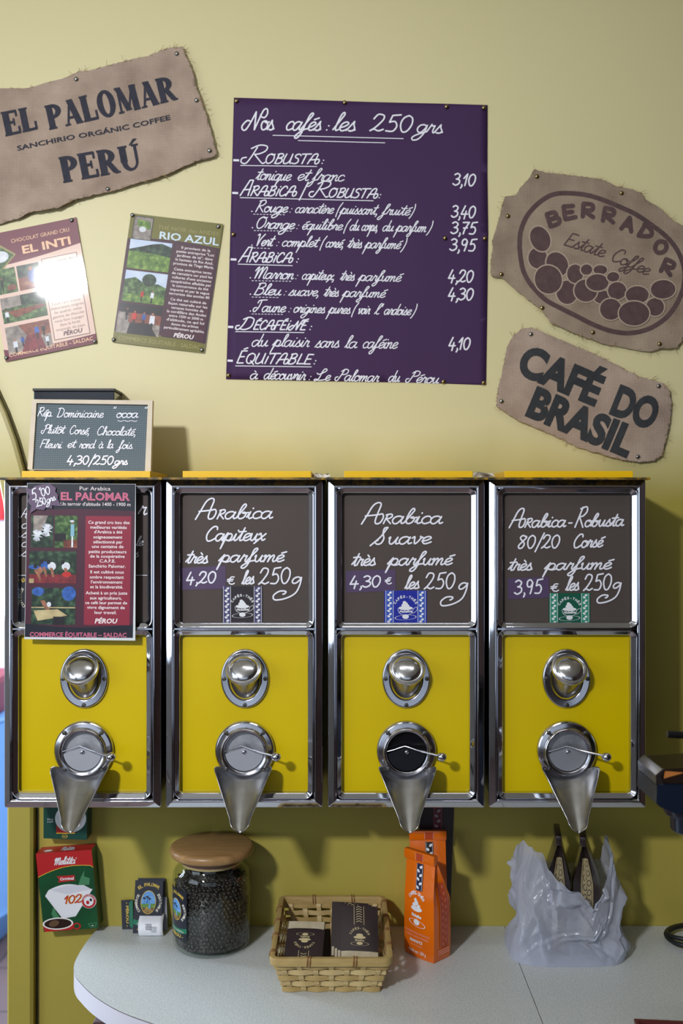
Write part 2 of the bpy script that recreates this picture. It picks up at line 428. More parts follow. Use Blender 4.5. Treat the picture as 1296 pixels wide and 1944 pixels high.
CREAM = M('cream_print', (226,222,205), 0.5)

# ------------------------------------------------------------------ the room
ARC_X, ARC_Z, R_OUT, R_IN = -1.443, 1.535, 0.800, 0.742
def wall_with_arch():
    bm = bmesh.new()
    pts = [(-2.4,0), (ARC_X-R_IN,0)] + [(ARC_X-R_IN*math.cos(PI*i/32), ARC_Z+R_IN*math.sin(PI*i/32)) for i in range(33)] + \
          [(ARC_X+R_IN,0), (2.4,0), (2.4,3.05), (-2.4,3.05)]
    f = bm.faces.new([bm.verts.new((x, 0, z)) for x, z in pts])
    r = bmesh.ops.extrude_face_region(bm, geom=[f])
    for v in r['geom']:
        if isinstance(v, bmesh.types.BMVert): v.co.y += 0.16
    return bm
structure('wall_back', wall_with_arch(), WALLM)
def arch_trim():
    bm = bmesh.new(); loops = []
    path = [(-1,0.0),(-1,0.8),(-1,1.5)]
    def sec(a=None, z=None, side=1):
        out = []
        for rr, y in ((R_IN, 0.02), (R_IN, -0.020), (R_IN+0.004,-0.024), (R_OUT-0.010,-0.024), (R_OUT-0.004,-0.019), (R_OUT-0.004, 0.0)):
            if a is None: out.append((ARC_X+side*rr, y, z))
            else: out.append((ARC_X+rr*math.cos(a), y, ARC_Z+rr*math.sin(a)))
        return out
    loops = [sec(None, 0.0, 1), sec(None, 0.75, 1)] + [sec(PI*i/40) for i in range(41)] + [sec(None, 0.75, -1), sec(None, 0.0, -1)]
    loft(bm, loops, 0, False)
    return bm
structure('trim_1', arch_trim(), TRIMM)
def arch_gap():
    """dark strip painting the shade of the groove between the arch moulding and the wall"""
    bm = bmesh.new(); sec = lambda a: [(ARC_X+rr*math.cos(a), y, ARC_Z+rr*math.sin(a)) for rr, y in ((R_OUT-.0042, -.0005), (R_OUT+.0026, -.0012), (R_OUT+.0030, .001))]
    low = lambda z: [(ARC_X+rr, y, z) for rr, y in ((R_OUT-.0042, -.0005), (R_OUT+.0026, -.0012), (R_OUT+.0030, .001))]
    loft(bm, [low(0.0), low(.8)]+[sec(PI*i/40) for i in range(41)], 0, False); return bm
structure('trim_shade', arch_gap(), M('groove_shade', (96,88,44), .8, noise=(30,.3,(70,62,34))))  # the groove's shade is put into this strip's dark colour
DARKWALL = M('dark_wood_panelling', (96,68,58), 0.5, noise=(3, 0.2, (60,42,38)))
GREYWALL = M('grey_plaster', (176,174,166), 0.7)
def slab(name, x0,x1,y0,y1,z0,z1, m): 
    bm = bmesh.new(); box(bm, x0,x1,y0,y1,z0,z1); return structure(name, bm, m)
def tiles():
    m = bpy.data.materials.new('floor_tiles'); m.use_nodes = True; nt = m.node_tree; p = nt.nodes['Principled BSDF']
    tc = nt.nodes.new('ShaderNodeTexCoord'); b = nt.nodes.new('ShaderNodeTexBrick'); b.offset = 0.0
    b.inputs['Scale'].default_value = 3.2; b.inputs['Brick Width'].default_value = 1.0; b.inputs['Row Height'].default_value = 1.0
    b.inputs['Mortar Size'].default_value = 0.012
    b.inputs['Color1'].default_value = rgb((120,98,92)); b.inputs['Color2'].default_value = rgb((112,92,88)); b.inputs['Mortar'].default_value = rgb((60,52,52))
    nt.links.new(tc.outputs['Object'], b.inputs['Vector']); nt.links.new(b.outputs[0], p.inputs['Base Color']); p.inputs['Roughness'].default_value = 0.4
    return m
slab('floor', -3.2, 2.6, -4.4, 2.3, -0.06, 0.0, tiles())
slab('ceiling', -3.2, 2.6, -4.4, 2.3, 3.05, 3.12, M('ceiling_paint', (226,222,206), 0.8))
slab('wall_right', 2.4, 2.5, -4.3, 0.1, 0, 3.05, DARKWALL)
# the street side and the left side of the shop, each with a window
def wall_holed(name, axis, at, a0, a1, holes, m):
    """wall in the plane x=at or y=at with one rectangular hole (u0,u1,z0,z1): four blocks round it"""
    bm = bmesh.new(); u0,u1,z0,z1 = holes
    for (p,q,r,s) in ((a0,u0,0,3.05),(u1,a1,0,3.05),(u0,u1,0,z0),(u0,u1,z1,3.05)):
        if axis == 'x': box(bm, at, at+0.1, p, q, r, s)
        else: box(bm, p, q, at, at+0.1, r, s)
    bmesh.ops.remove_doubles(bm, verts=bm.verts, dist=1e-5)
    return structure(name, bm, m)
wall_holed('wall_left', 'x', -2.52, -4.3, 0.1, (-3.25,-1.15,0.95,2.55), GREYWALL)
wall_holed('wall_front', 'y', -4.32, -2.5, 2.5, (-2.1,1.3,0.45,2.55), DARKWALL)
def window(name, axis, at, u0,u1,z0,z1):
    bm = bmesh.new(); t = 0.05
    def b(p,q,r,s):
        if axis == 'x': box(bm, at-0.025, at+0.025, p,q,r,s)
        else: box(bm, p,q, at-0.025, at+0.025, r,s)
    b(u0,u0+t,z0,z1); b(u1-t,u1,z0,z1); b(u0+t,u1-t,z0,z0+t); b(u0+t,u1-t,z1-t,z1)
    um = (u0+u1)/2; b(um-t/2,um+t/2,z0+t,z1-t)
    return structure(name, bm, M('dark_window_paint', (46,44,42), 0.4))
window('window_1', 'x', -2.45, -3.25,-1.15,0.95,2.55)
window('window_2', 'y', -4.26, -2.1,1.3,0.45,2.55)
# the passage seen through the arch
HALL = M('passage_paint', (214,222,236), 0.6)
slab('wall_passage_far', -3.2, -0.3, 2.05, 2.15, 0, 3.05, HALL)
slab('wall_passage_side', -0.45, -0.35, 0.16, 2.05, 0, 3.05, HALL)

# flood lamp under the shop ceiling
fl = thing('flood_lamp', 'white ceiling flood lamp aimed at the yellow wall', 'lamp', (LAMP_LOC.x, LAMP_LOC.y, 3.05))
R3 = LAMP_DIR.to_track_quat('-Z', 'Y').to_matrix()
bm = bmesh.new()
for v in box(bm, -0.23, 0.23, -0.15, 0.15, 0.012, 0.09): v.co = R3 @ v.co + LAMP_LOC
obj('lamp_housing', bm, M('lamp_white', (200,200,196), 0.4), fl)
bm = bmesh.new(); tube(bm, [(LAMP_LOC.x, LAMP_LOC.y, 3.05), (LAMP_LOC.x, LAMP_LOC.y-0.03, 2.93)], 0.012); obj('lamp_bracket', bm, BLACK, fl)

t = thing('added_strip_lamp', 'white fluorescent strip lamp under the ceiling over the dispensers', 'lamp', (0.15,-0.95,3.05))  # fixture for the added light over the chutes
bm = bmesh.new(); box(bm, -.46,.76,-1.02,-.88,2.98,3.049,bev=.006); obj('lamp_housing', bm, M('lamp_white', (200,200,196), 0.4), t)
# things in the passage, out of focus through the arch
t = thing('red_panel', 'red sign panel on the pale passage wall behind the yellow arch', 'sign', (-1.60, 2.04, 1.45))
bm = bmesh.new(); box(bm, -1.78, -1.402, 2.02, 2.049, 1.595, 1.735, bev=0.004); obj('sign_board', bm, M('red_sign', (196,24,40), 0.4), t)
bm = bmesh.new(); box(bm, -1.74, -1.44, 2.012, 2.02, 1.64, 1.68); obj('sign_stripe', bm, M('dark_sign', (60,20,40), 0.4), t)
t = thing('crimson_crate', 'dark red box standing on a blue tub in the passage', 'box', (-1.475, 1.70, 0.865))
bm = bmesh.new(); box(bm, -1.66, -1.29, 1.55, 1.85, 0.866, 0.985, bev=0.01); obj('crate_body', bm, M('crimson', (120,20,44), 0.5), t)
bm = bmesh.new(); box(bm, -1.67, -1.28, 1.54, 1.86, 0.985, 1.01, bev=0.004); obj('crate_lid', bm, M('crimson_lid', (150,30,50), 0.5), t)
t = thing('blue_tub', 'pale blue plastic tub on the tiled passage floor', 'tub', (-1.62, 1.70, 0.0))
bm = bmesh.new(); lathe(bm, [(0,0.0),(0.25,0.0),(0.27,0.02),(0.285,0.10),(0.30,0.12),(0.285,0.14),(0.30,0.84),(0.315,0.855),(0.30,0.865),(0,0.865)], o=(-1.55,1.70,0))
obj('tub_body', bm, M('tub_blue', (120,168,226), 0.4), t, smooth=True, flat_angle=40)

# ------------------------------------------------------------------ burlap pieces on the wall
def burlap(name, c1, c2):
    m = bpy.data.materials.new(name); m.use_nodes = True; nt = m.node_tree; p = nt.nodes['Principled BSDF']
    p.inputs['Roughness'].default_value = 0.95; p.inputs['Specular IOR Level'].default_value = 0.1
    tc = nt.nodes.new('ShaderNodeTexCoord'); mp = nt.nodes.new('ShaderNodeMapping'); nt.links.new(tc.outputs['Object'], mp.inputs[0])
    wv = []
    for d in ('X','Z'):
        wn = nt.nodes.new('ShaderNodeTexWave'); wn.bands_direction = d; wn.inputs['Scale'].default_value = 95; wn.inputs['Distortion'].default_value = 2.5
        wn.inputs['Detail'].default_value = 2; wn.inputs['Detail Scale'].default_value = 0.6
        nt.links.new(mp.outputs[0], wn.inputs['Vector']); wv.append(wn)
    mul = nt.nodes.new('ShaderNodeMath'); mul.operation = 'MULTIPLY'; nt.links.new(wv[0].outputs['Fac'], mul.inputs[0]); nt.links.new(wv[1].outputs['Fac'], mul.inputs[1])
    n = nt.nodes.new('ShaderNodeTexNoise'); n.inputs['Scale'].default_value = 14; n.inputs['Detail'].default_value = 8; nt.links.new(mp.outputs[0], n.inputs['Vector'])
    add = nt.nodes.new('ShaderNodeMath'); add.operation = 'MULTIPLY_ADD'; nt.links.new(mul.outputs[0], add.inputs[0]); add.inputs[1].default_value = 0.55; nt.links.new(n.outputs[0], add.inputs[2])
    r = nt.nodes.new('ShaderNodeValToRGB'); nt.links.new(add.outputs[0], r.inputs[0])
    r.color_ramp.elements[0].position = 0.3; r.color_ramp.elements[0].color = rgb(c2)
    r.color_ramp.elements[1].position = 0.95; r.color_ramp.elements[1].color = rgb(c1)
    nt.links.new(r.outputs[0], p.inputs['Base Color'])
    b = nt.nodes.new('ShaderNodeBump'); b.inputs['Strength'].default_value = 0.6; b.inputs['Distance'].default_value = 0.0015
    nt.links.new(mul.outputs[0], b.inputs['Height']); nt.links.new(b.outputs[0], p.inputs['Normal'])
    return m
BURLAP = burlap('burlap', (196,176,158), (138,118,104))
BURLAP_G = burlap('grey_burlap', (182,164,142), (124,108,92))
THREAD = M('jute_thread', (170,146,104), 0.9)

def jag(pts, amp, step=5):
    out = []
    for a, b in zip(pts, pts[1:]+pts[:1]):
        L = math.hypot(b[0]-a[0], b[1]-a[1]); n = max(1, int(L/step))
        for i in range(n):
            t = i/n; out.append((a[0]+(b[0]-a[0])*t+random.uniform(-amp,amp), a[1]+(b[1]-a[1])*t+random.uniform(-amp,amp)))
    return out
def wrinkle(k, amp, ph):
    def f(x, y):
        u, v = x/100.0, y/100.0
        return 0.0025 + amp*1.2 + amp*(math.sin(k*u*2.1+v*1.3+ph)*0.5 + math.sin(k*(v*1.7-u*0.8)+ph*2)*0.35 + math.sin(k*2.3*(u+0.6*v)+ph*3)*0.22 + math.sin(k*3.7*(u*.4-v)+ph)*.12)
    return f
def sack_cloth(name, label, outline, mat, disp, threads):
    cx = sum(p[0] for p in outline)/len(outline); cz = max(p[1] for p in outline)
    t = thing(name, label, 'burlap cloth', WL(cx, cz))
    a = Art(); a.poly(jag(outline, 0.9), mat, 0)
    o = a.build('cloth', plane_map(DW, disp), t, grid=9)
    for p in o.data.polygons: p.use_smooth = True
    solidify(o, 0.0012, 0)
    fr = bmesh.new(); n = len(outline); mp = plane_map(DW, disp)
    for _ in range(threads):
        i = random.randrange(n); p, q = outline[i], outline[(i+1) % n]; s = random.random()
        x, y = p[0]+(q[0]-p[0])*s, p[1]+(q[1]-p[1])*s
        dx, dy = x-cx, y-(sum(v[1] for v in outline)/n); L = math.hypot(dx,dy); ang = math.atan2(dy,dx)+random.uniform(-1.1,1.1); ln = random.choice((3,4,5,7,12))
        pts = [mp(x+math.cos(ang+j*.12)*ln*j/3-dx/L*1.5, y+math.sin(ang+j*.12)*ln*j/3-dy/L*1.5, 0.0008+0.0006*j) for j in range(4)]
        tube(fr, pts, 0.00035, 4)
    f = obj('fringe', fr, THREAD, t); f['kind'] = 'stuff'
    return t
Z = lambda pts, ox, oy, s: [(ox+x*s, oy+y*s) for x, y in pts]

# --- 1: PERU sack, top of the wall
o1 = Z([(0,328),(90,322),(150,325),(250,300),(380,270),(450,238),(500,235),(600,210),(700,180),(830,150),(900,118),(960,103),(1025,95),(1040,140),(1060,180),(1085,250),(1100,320),(1130,400),(1150,460),(1175,540),(1195,610),(1215,690),(1200,712),(1130,725),(1050,755),(980,790),(880,830),(760,860),(620,905),(540,920),(430,950),(340,995),(220,1015),(140,1025),(120,1050),(0,1085),(-120,1120),(-190,1080),(-220,700),(-200,400),(-90,345)], 0, 60, .3395)
d1 = wrinkle(1.35, 0.0068, 0.6)
t = sack_cloth('burlap_banner', 'large tilted burlap sack panel printed with slab capitals ending in PERU', o1, BURLAP, d1, 150)
INK1 = M('sack_ink', (34,36,50), 0.8, noise=(90, 0.2, (50,50,62)))
SLAB = {
 'E':(0.82,[((.2,0),(.2,1),.25),((.2,.95),(.74,.95),.1),((.2,.51),(.56,.51),.1),((.2,.05),(.78,.05),.1),((.71,.98),(.71,.72),.09),((.75,.02),(.75,.3),.1),((.55,.66),(.55,.36),.08),((0,.035),(.3,.035),.07),((0,.965),(.3,.965),.07)]),
 'L':(0.78,[((.2,0),(.2,1),.25),((.2,.05),(.74,.05),.1),((.71,.02),(.71,.36),.1),((0,.035),(.3,.035),.07),((0,.965),(.42,.965),.07)]),
 'P':(0.80,[((.2,0),(.2,1),.25),((0,.035),(.42,.035),.07),((0,.965),(.3,.965),.07),'bowl']),
 'R':(0.92,[((.2,0),(.2,1),.25),((0,.035),(.42,.035),.07),((0,.965),(.3,.965),.07),((.42,.5),(.74,.04),.22),((.66,.035),(.92,.035),.07),'bowl']),
 'A':(0.92,[((.14,0),(.45,1),.1),((.44,1),(.74,0),.25),((.22,.3),(.66,.3),.09),((0,.035),(.28,.035),.07),((.56,.035),(.92,.035),.07)]),
 'M':(1.15,[((.14,0),(.18,1),.1),((.18,1),(.55,.05),.23),((.53,.05),(.92,1),.1),((.95,0),(.92,1),.25),((0,.035),(.28,.035),.07),((.78,.035),(1.13,.035),.07),((.02,.965),(.3,.965),.07),((.85,.965),(1.1,.965),.07)]),
 'O':(0.95,['ring']),
 'U':(0.95,[((.2,.35),(.2,1),.24),((.78,.35),(.78,1),.12),((0,.965),(.42,.965),.07),((.62,.965),(.94,.965),.07),'cup']),
}
def slab_text(a, s, p0, p1, h, m, layer=1):
    tot = 0; L = math.hypot(p1[0]-p0[0], p1[1]-p0[1]); dx, dy = (p1[0]-p0[0])/L, (p1[1]-p0[1])/L
    for ch in s: tot += SLAB[ch][0]+.04 if ch in SLAB else .4
    sx = L/tot; x = 0
    T = lambda u, v: (p0[0]+(x+u)*sx*dx+v*h*dy, p0[1]+(x+u)*sx*dy-v*h*dx)
    for ch in s:
        if ch not in SLAB: x += .4; continue
        for st in SLAB[ch][1]:
            if st == 'bowl':
                n = 14
                for i in range(n):
                    q0, q1 = -PI/2+PI*i/n, -PI/2+PI*(i+1)/n
                    f = lambda q, rx, ry: T(.3+rx*math.cos(q), .71+ry*math.sin(q))
                    a.poly([f(q0,.48,.29), f(q1,.48,.29), f(q1,.19,.17), f(q0,.19,.17)], m, layer)
            elif st == 'ring':
                n = 26
                for i in range(n):
                    q0, q1 = 2*PI*i/n, 2*PI*(i+1)/n
                    f = lambda q, rx, ry: T(.47+rx*math.cos(q), .5+ry*math.sin(q))
                    a.poly([f(q0,.46,.53), f(q1,.46,.53), f(q1,.16,.40), f(q0,.16,.40)], m, layer)
            elif st == 'cup':
                n = 14
                for i in range(n):
                    q0, q1 = PI+PI*i/n, PI+PI*(i+1)/n
                    f = lambda q, rx, ry, cx: T(cx+rx*math.cos(q), .37+ry*math.sin(q))
                    a.poly([f(q0,.38,.39,.46), f(q1,.38,.39,.46), f(q1,.2,.28,.52), f(q0,.2,.28,.52)], m, layer)
            else:
                q0, q1, wd = st; wd = wd*1.28 if wd > .2 else wd*1.12; horiz = abs(q1[0]-q0[0]) > abs(q1[1]-q0[1])
                if horiz: pts = [T(q0[0], q0[1]-wd/2), T(q1[0], q1[1]-wd/2), T(q1[0], q1[1]+wd/2), T(q0[0], q0[1]+wd/2)]
                else: pts = [T(q0[0]-wd/2, q0[1]), T(q0[0]+wd/2, q0[1]), T(q1[0]+wd/2, q1[1]), T(q1[0]-wd/2, q1[1])]
                a.poly(pts, m, layer)
        x += SLAB[ch][0]+.04
a = Art(); q = lambda x, y: (x*.3395, 60+y*.3395)
slab_text(a, 'EL', q(42,598), q(228,556), 47, INK1)
slab_text(a, 'PALOMAR', q(286,563), q(1006,393), 48, INK1)
a.text('SANCHIRIO ORGÁNIC COFFEE', q(108,678), q(960,505), 9.3, INK1, 1, bold=0.022)
slab_text(a, 'PERU', q(366,860), q(806,772), 49, INK1)
a.poly([q(722,643), q(745,606), q(768,604), q(735,641)], INK1, 1)
a.build('printed_lettering', plane_map(DW, lambda x, y: d1(x, y)+0.0011), t, grid=9, label='dark printed slab lettering')

# --- 2: oval coffee berry mark
o2 = Z([(365,80),(450,98),(560,110),(680,125),(780,140),(880,185),(960,200),(1030,225),(1060,265),(1150,320),(1230,395),(1296,430),(1380,520),(1420,650),(1400,850),(1330,1050),(1296,1120),(1245,1185),(1140,1190),(1080,1207),(960,1190),(880,1170),(790,1160),(720,1130),(640,1105),(540,1060),(470,1030),(410,945),(330,885),(240,810),(170,750),(100,738),(98,640),(110,560),(105,520),(140,420),(160,340),(170,290),(185,250),(250,240),(285,190),(330,140)], 900, 300, .3056)
d2 = wrinkle(1.3, 0.0046, 2.0)
t = sack_cloth('burlap_emblem', 'ragged burlap piece printed with an oval ring of dark coffee berries', o2, BURLAP_G, d2, 130)
INK2 = M('brown_sack_ink', (78,58,58), 0.85, noise=(80, 0.25, (94,74,72)))
PALE = M('bare_burlap_line', (176,158,138), 0.9)
a = Art(); s2 = .3056; q = lambda x, y: (900+x*s2, 300+y*s2)
ring = [(277,560),(282,472),(311,388),(360,320),(427,263),(493,232),(570,226),(678,236),(775,264),(894,313),(993,358),(1091,422),(1180,491),(1238,559),(1276,636),(1295,720),(1286,816),(1247,913),(1190,990),(1113,1047),(1026,1081),(931,1091),(833,1076),(725,1037),(626,987),(527,937),(440,888),(371,820),(322,752),(293,676)]
a.stroke([q(*p) for p in ring+ring[:1]], 29*s2, INK2, 1)
BLK = {'B':"0,0 0,20 / 0,20 9,19 9,12 0,10.5 / 0,10.5 11,9 10,1 0,0", 'E':"11,19 0,20 0,20 0,0 0,0 12,1 / 0,10 9,10", 'R':"0,0 0,20 / 0,20 10,19 10,11 0,10 0,10 12,0", 'A':"0,0 6,20 6,20 12,0 / 2,7 10,7", 'D':"0,0 1,20 / 0,20 10,17 12,8 0,0", 'O':"6,20 0,14 1,4 7,0 12,7 11,16 6,20"}
for ch, x, y, rot in (('B',487,385,-18),('E',585,345,-8),('R',700,335,4),('R',828,365,10),('A',945,418,16),('D',1058,470,28),('O',1150,560,40),('R',1195,685,24)):
    c, s = math.cos(math.radians(rot)), math.sin(math.radians(rot)); cx, cy = q(x, y)
    for st in BLK[ch].split('/'):
        pts = [tuple(float(k) for k in p.split(',')) for p in st.split()]
        pts = [((u-6)*1.62, -(v-10)*1.22) for u, v in pts]
        a.stroke([(cx+u*c-v*s, cy+u*s+v*c) for u, v in pts], 8.6, INK2, 1)
a.hand('Estate', q(545,545), q(790,625), 13, INK2, 2.6, slant=.2, layer=1)
a.hand('Coffee', q(835,640), q(1065,735), 13, INK2, 2.6, slant=.2, layer=1)
for k, (x,y,rx,ry,rot) in enumerate(((390,625,58,66,0),(405,508,60,80,-25),(570,840,66,74,0),(510,665,65,78,-30),(455,760,84,90,-20),(620,725,50,58,0),(690,700,36,33,0),(790,870,57,42,0),(775,702,43,29,0),(685,830,72,70,0),(757,780,70,52,0),(855,745,39,30,0),(880,830,58,54,0),(1005,855,72,54,0),(840,945,68,66,0),(1115,930,56,56,0),(985,970,96,76,0),(1163,822,76,58,0))):
    a.ellipse(*q(x,y), (rx+7)*s2, (ry+7)*s2, PALE, 1+0.5*(2*k), math.radians(rot))
    a.ellipse(*q(x,y), (rx-1)*s2, (ry-1)*s2, INK2, 1.5+0.5*(2*k), math.radians(rot))
a.build('printed_emblem_lettering', plane_map(DW, lambda x, y: d2(x, y)+0.0009), t, grid=9, step=0.0001, label='dark brown printed oval emblem')

# --- 3: two lines of block capitals
o3 = Z([(240,85),(300,80),(350,95),(430,135),(560,190),(700,245),(800,290),(900,345),(1000,395),(1100,425),(1160,445),(1200,490),(1215,560),(1210,650),(1190,760),(1165,850),(1150,910),(1100,950),(1000,958),(900,945),(820,925),(700,890),(600,860),(480,800),(350,745),(220,690),(120,630),(70,590),(75,520),(95,420),(120,320),(140,210),(180,130)], 920, 600, .2901)
d3 = wrinkle(1.2, 0.0040, 4.1)
t = sack_cloth('burlap_sign', 'small burlap piece with rounded ends and two lines of black block capitals', o3, BURLAP, d3, 110)
INK3 = M('black_sack_ink', (38,42,46), 0.8, noise=(90, 0.2, (52,54,56)))
a = Art(); q = lambda x, y: (920+x*.2901, 600+y*.2901)
a.text('CAFÉ', q(196,368), q(716,586), 57, INK3, 1, bold=0.05)
a.text('DO', q(806,632), q(1080,745), 57, INK3, 1, bold=0.05)
a.text('BRASIL', q(258,645), q(922,922), 57, INK3, 1, bold=0.05)
a.build('printed_lettering', plane_map(DW, lambda x, y: d3(x, y)+0.0010), t, grid=9, label='black block capitals')

# ------------------------------------------------------------------ purple price poster
PURPLE = M('purple_card', (68,44,82), 0.7, spec=.25, noise=(3, 0.3, (63,40,77)))
PATCH = M('purple_patch', (76,58,92), 0.55)
t = thing('price_poster', 'large purple price poster with white handwritten list of coffees', 'poster', WL(677, 726))
a = Art()
outl = [(444,186),(560,190),(700,194),(840,197),(925,200),(924.5,330),(926,440),(924,600),(922,731),(800,727),(640,724),(429,720),(433,600),(437,440),(441,300)]
a.poly(outl, PURPLE, 0)
dp = lambda x, y: 0.0015+0.0012*math.sin((x-430)/80.0)*((y-450)/270.0)**2
o = a.build('sheet', plane_map(DW, dp), t, grid=20); solidify(o, 0.0006, 0)
for p in o.data.polygons: p.use_smooth = True
a = Art(); W_ = WHITE_INK; sl = .36
def hw(s, x0, y0, x1, y1, xh, wd=2.0, caps=1.0, slant=sl): a.hand(s, (x0,y0), (x1,y1), xh, W_, wd, slant, 2, caps)
hw('Nos',459,247,519,248,17,2.9,1.05,.12); hw('cafés',541,248,607,249,16,2.9); hw(':',617,249,623,249,12,3); hw('les',631,249,672,250,17,2.9)
hw('250',702,249,782,252,17.5,3.0,slant=.2); hw('grs',790,252,838,254,15,2.7,slant=.25)
a.stroke([(518,258),(765,264)],1.5,W_,2,False); a.stroke([(566,268),(730,272)],1.5,W_,2,False)
def dash(x, y, w=11): a.stroke([(x,y),(x+w,y+.4)],4,W_,2,False,caps=False)
def head(parts, ul):
    for s, x0, y0, x1, y1, xh, cp in parts: hw(s,x0,y0,x1,y1,xh,2.5,cp,.3)
    a.stroke([(ul[0],ul[1]),(ul[2],ul[3])],1.5,W_,2,False)
def dashed(x0,y0,x1,y1):
    n = int((x1-x0)/6)
    for i in range(n):
        p = lambda s: (x0+(x1-x0)*s, y0+(y1-y0)*s)
        a.stroke([p(i/n), p((i+.6)/n)],1.2,W_,2,False,caps=False)
dash(443,305); head([('Ŕ',457,311,500,311,16,1.0),('OBUSTA',502,311,603,312,9,1.0),(':',609,312,614,312,9,1)],(457,315,601,317))
hw('tonique',485,342,550,344,11.5); hw('et',563,343,584,344,11.5); hw('franc',592,344,651,345,11.5)
hw('3,10',859,352,902,354,12.3,2.9,slant=.1)
dash(441,367); head([('Â',456,372,474,372,14.5,1.0),('RABICA',474,372,560,373,9,1.0),('/',570,374,576,374,13,1),('Ŕ',586,374,620,375,14,1),('OBUSTA',622,375,714,377,8.6,1),(':',717,377,722,377,9,1)],(456,376,708,382))
def item(name, x0, x1, y, dy, words, price=None):
    sl_ = .022
    a.stroke([(x0-5, y-1),(x0-4.6,y-1)],2.4,W_,2,False)
    hw(name,x0,y,x1,y+(x1-x0)*sl_,10.5,2.1,1.05)
    dashed(x0-2,y+4.5,x1-1,y+5.5)
    for s, u0, u1 in words: hw(s,u0,y+(u0-x0)*sl_,u1,y+(u1-x0)*sl_,10.0,1.9)
    if price: hw(price[0],price[1],price[2],price[3],price[2]+1,12.3,2.9,slant=.1) if False else a.hand(price[0],(price[1],price[3]),(price[2],price[3]+1.5),12.3,W_,2.9,.1,2)
item('Rouge',483,544,403,0,[(':',548,553),('caractère',559,631),('(',638,643),('puissant,',646,716),('fruité',724,776),(')',778,783)],('3,40',856,902,413))
item('Orange',484,557,434,0,[(':',561,566),('équilibre',572,648),('(',653,658),('du',663,680),('corps,',685,716),('du',725,745),('parfum',752,807),(')',811,816)],('3,75',855,904,444))
item('Vert',483,516,467,0,[(':',523,528),('complet',534,601),('(',608,613),('corsé,',617,651),('très',659,685),('parfumé',693,758),(')',762,767)],('3,95',853,903,476))
dash(438,493); head([('Â',453,498,472,498,14,1),('RABICA',472,498,553,499,9,1),(':',561,499,566,499,9,1)],(452,502,555,505))
item('Marron',480,556,529,0,[(':',559,564),('capiteux,',572,634),('très',645,671),('parfumé',681,759)],('4,20',850,898,535))
item('ßleu'.replace('ß','B'),480,532,560,0,[(':',537,542),('suave,',548,605),('très',614,641),('parfumé',651,729)],('4,30',850,898,569))
item('Jaune',480,540,592,0,[(':',546,551),('origines',556,615),('pures',624,663),('(',668,673),('voir',678,700),("l'",710,722),('ardoise',728,778),(')',781,786)])
dash(433,621,10); head([('ð',447,626,480,626,11,1),('ÉCAFÉINÉ',480,626,580,627,8.6,1),(':',586,627,591,627,9,1)],(447,630,577,632))
hw('du',477,658,507,658,11.5); hw('plaisir',519,658,585,659,11.5); hw('sans',598,660,642,660,11.5); hw('la',654,661,676,661,11.5); hw('caféine',687,661,752,662,11.5)
a.hand('4,10',(851,663),(892,664),12.3,W_,2.9,.1,2)
dash(432,685,10); head([('É',448,690,463,690,12,1),('QUITABLE',465,690,590,692,9.5,1),(':',594,692,599,692,9,1)],(447,695,591,697))
hw('à',474,720,488,720,10); hw('découvrir',500,720,578,722,10.5); hw(':',585,722,589,722,9); hw('Ł',597,723,616,723,10); hw('e',616,723,625,723,10)
hw('Palomar',635,723,717,725,10.5); hw('du',736,725,757,725,10.5); hw('Pérou',769,726,831,728,10.5)
a.build('handwritten_lettering', plane_map(DW, lambda x, y: dp(x,y)+0.0006), t, grid=20, label='white handwritten lettering')

# ------------------------------------------------------------------ leaflets
LAM = dict(rough=0.4, spec=0.3, coat=0.45)
MAROON = M('leaflet_maroon', (108,32,52), **LAM)
MAROON_D = M('leaflet_dark_maroon', (70,26,44), **LAM)
PINKPAPER = M('leaflet_pale', (228,196,178), **LAM)
PINKBOX = M('leaflet_pale_box', (234,206,190), **LAM)
OLIVE = M('leaflet_olive', (110,106,34), **LAM)
PLUM = M('leaflet_plum', (64,24,44), **LAM)
RED_BOX = M('leaflet_red_box', (140,34,56), **LAM)
NAVY_L = M('leaflet_navy', (20,22,36), **LAM)
LTXT = M('leaflet_white_text', (236,226,226), **LAM)
PINKTXT = M('leaflet_pink_text', (196,100,128), **LAM)
GREYTXT = M('leaflet_brown_text', (120,92,84), **LAM)
OLTXT = M('leaflet_olive_text', (150,142,82), **LAM)
PEACH = M('leaflet_peach_text', (236,190,150), **LAM)
BLUETXT = M('leaflet_blue_white_text', (206,226,240), **LAM)
def ph(name, c, c2, c3=None, scale=60, a=0.22):
    return M('photo_'+name, c, noise=(scale, a, c2)+((c3,) if c3 else ()), **LAM)
FOLIAGE = ph('foliage', (120,150,90), (22,44,22), (58,92,44), 110)
FOLIAGE_D = ph('dark_foliage', (70,100,70), (12,22,20), (30,52,36), 90)
FIELD = ph('tea_field', (150,175,80), (50,84,30), (96,132,52), 120)
PSKY = ph('sky', (214,226,240), (176,196,224), None, 30)
PEARTH = ph('earth', (150,84,60), (92,44,34), None, 90)
PRED = ph('red_earth', (140,44,50), (84,24,34), None, 90)
PWHITE = ph('white', (232,236,240), (190,196,206), None, 100)
PBLUE = ph('blue', (60,110,190), (30,60,130), None, 90)
PSKIN = ph('skin', (176,120,90), (120,76,56), None, 120)
PDARK = ph('shade', (30,26,30), (12,12,16), None, 60)
PWOOD = ph('boards', (206,190,140), (160,140,98), None, 50)
PGREY = ph('stone', (170,160,150), (104,96,90), None, 90)
PREDC = ph('red_shirt', (206,46,40), (160,30,30), None, 90)
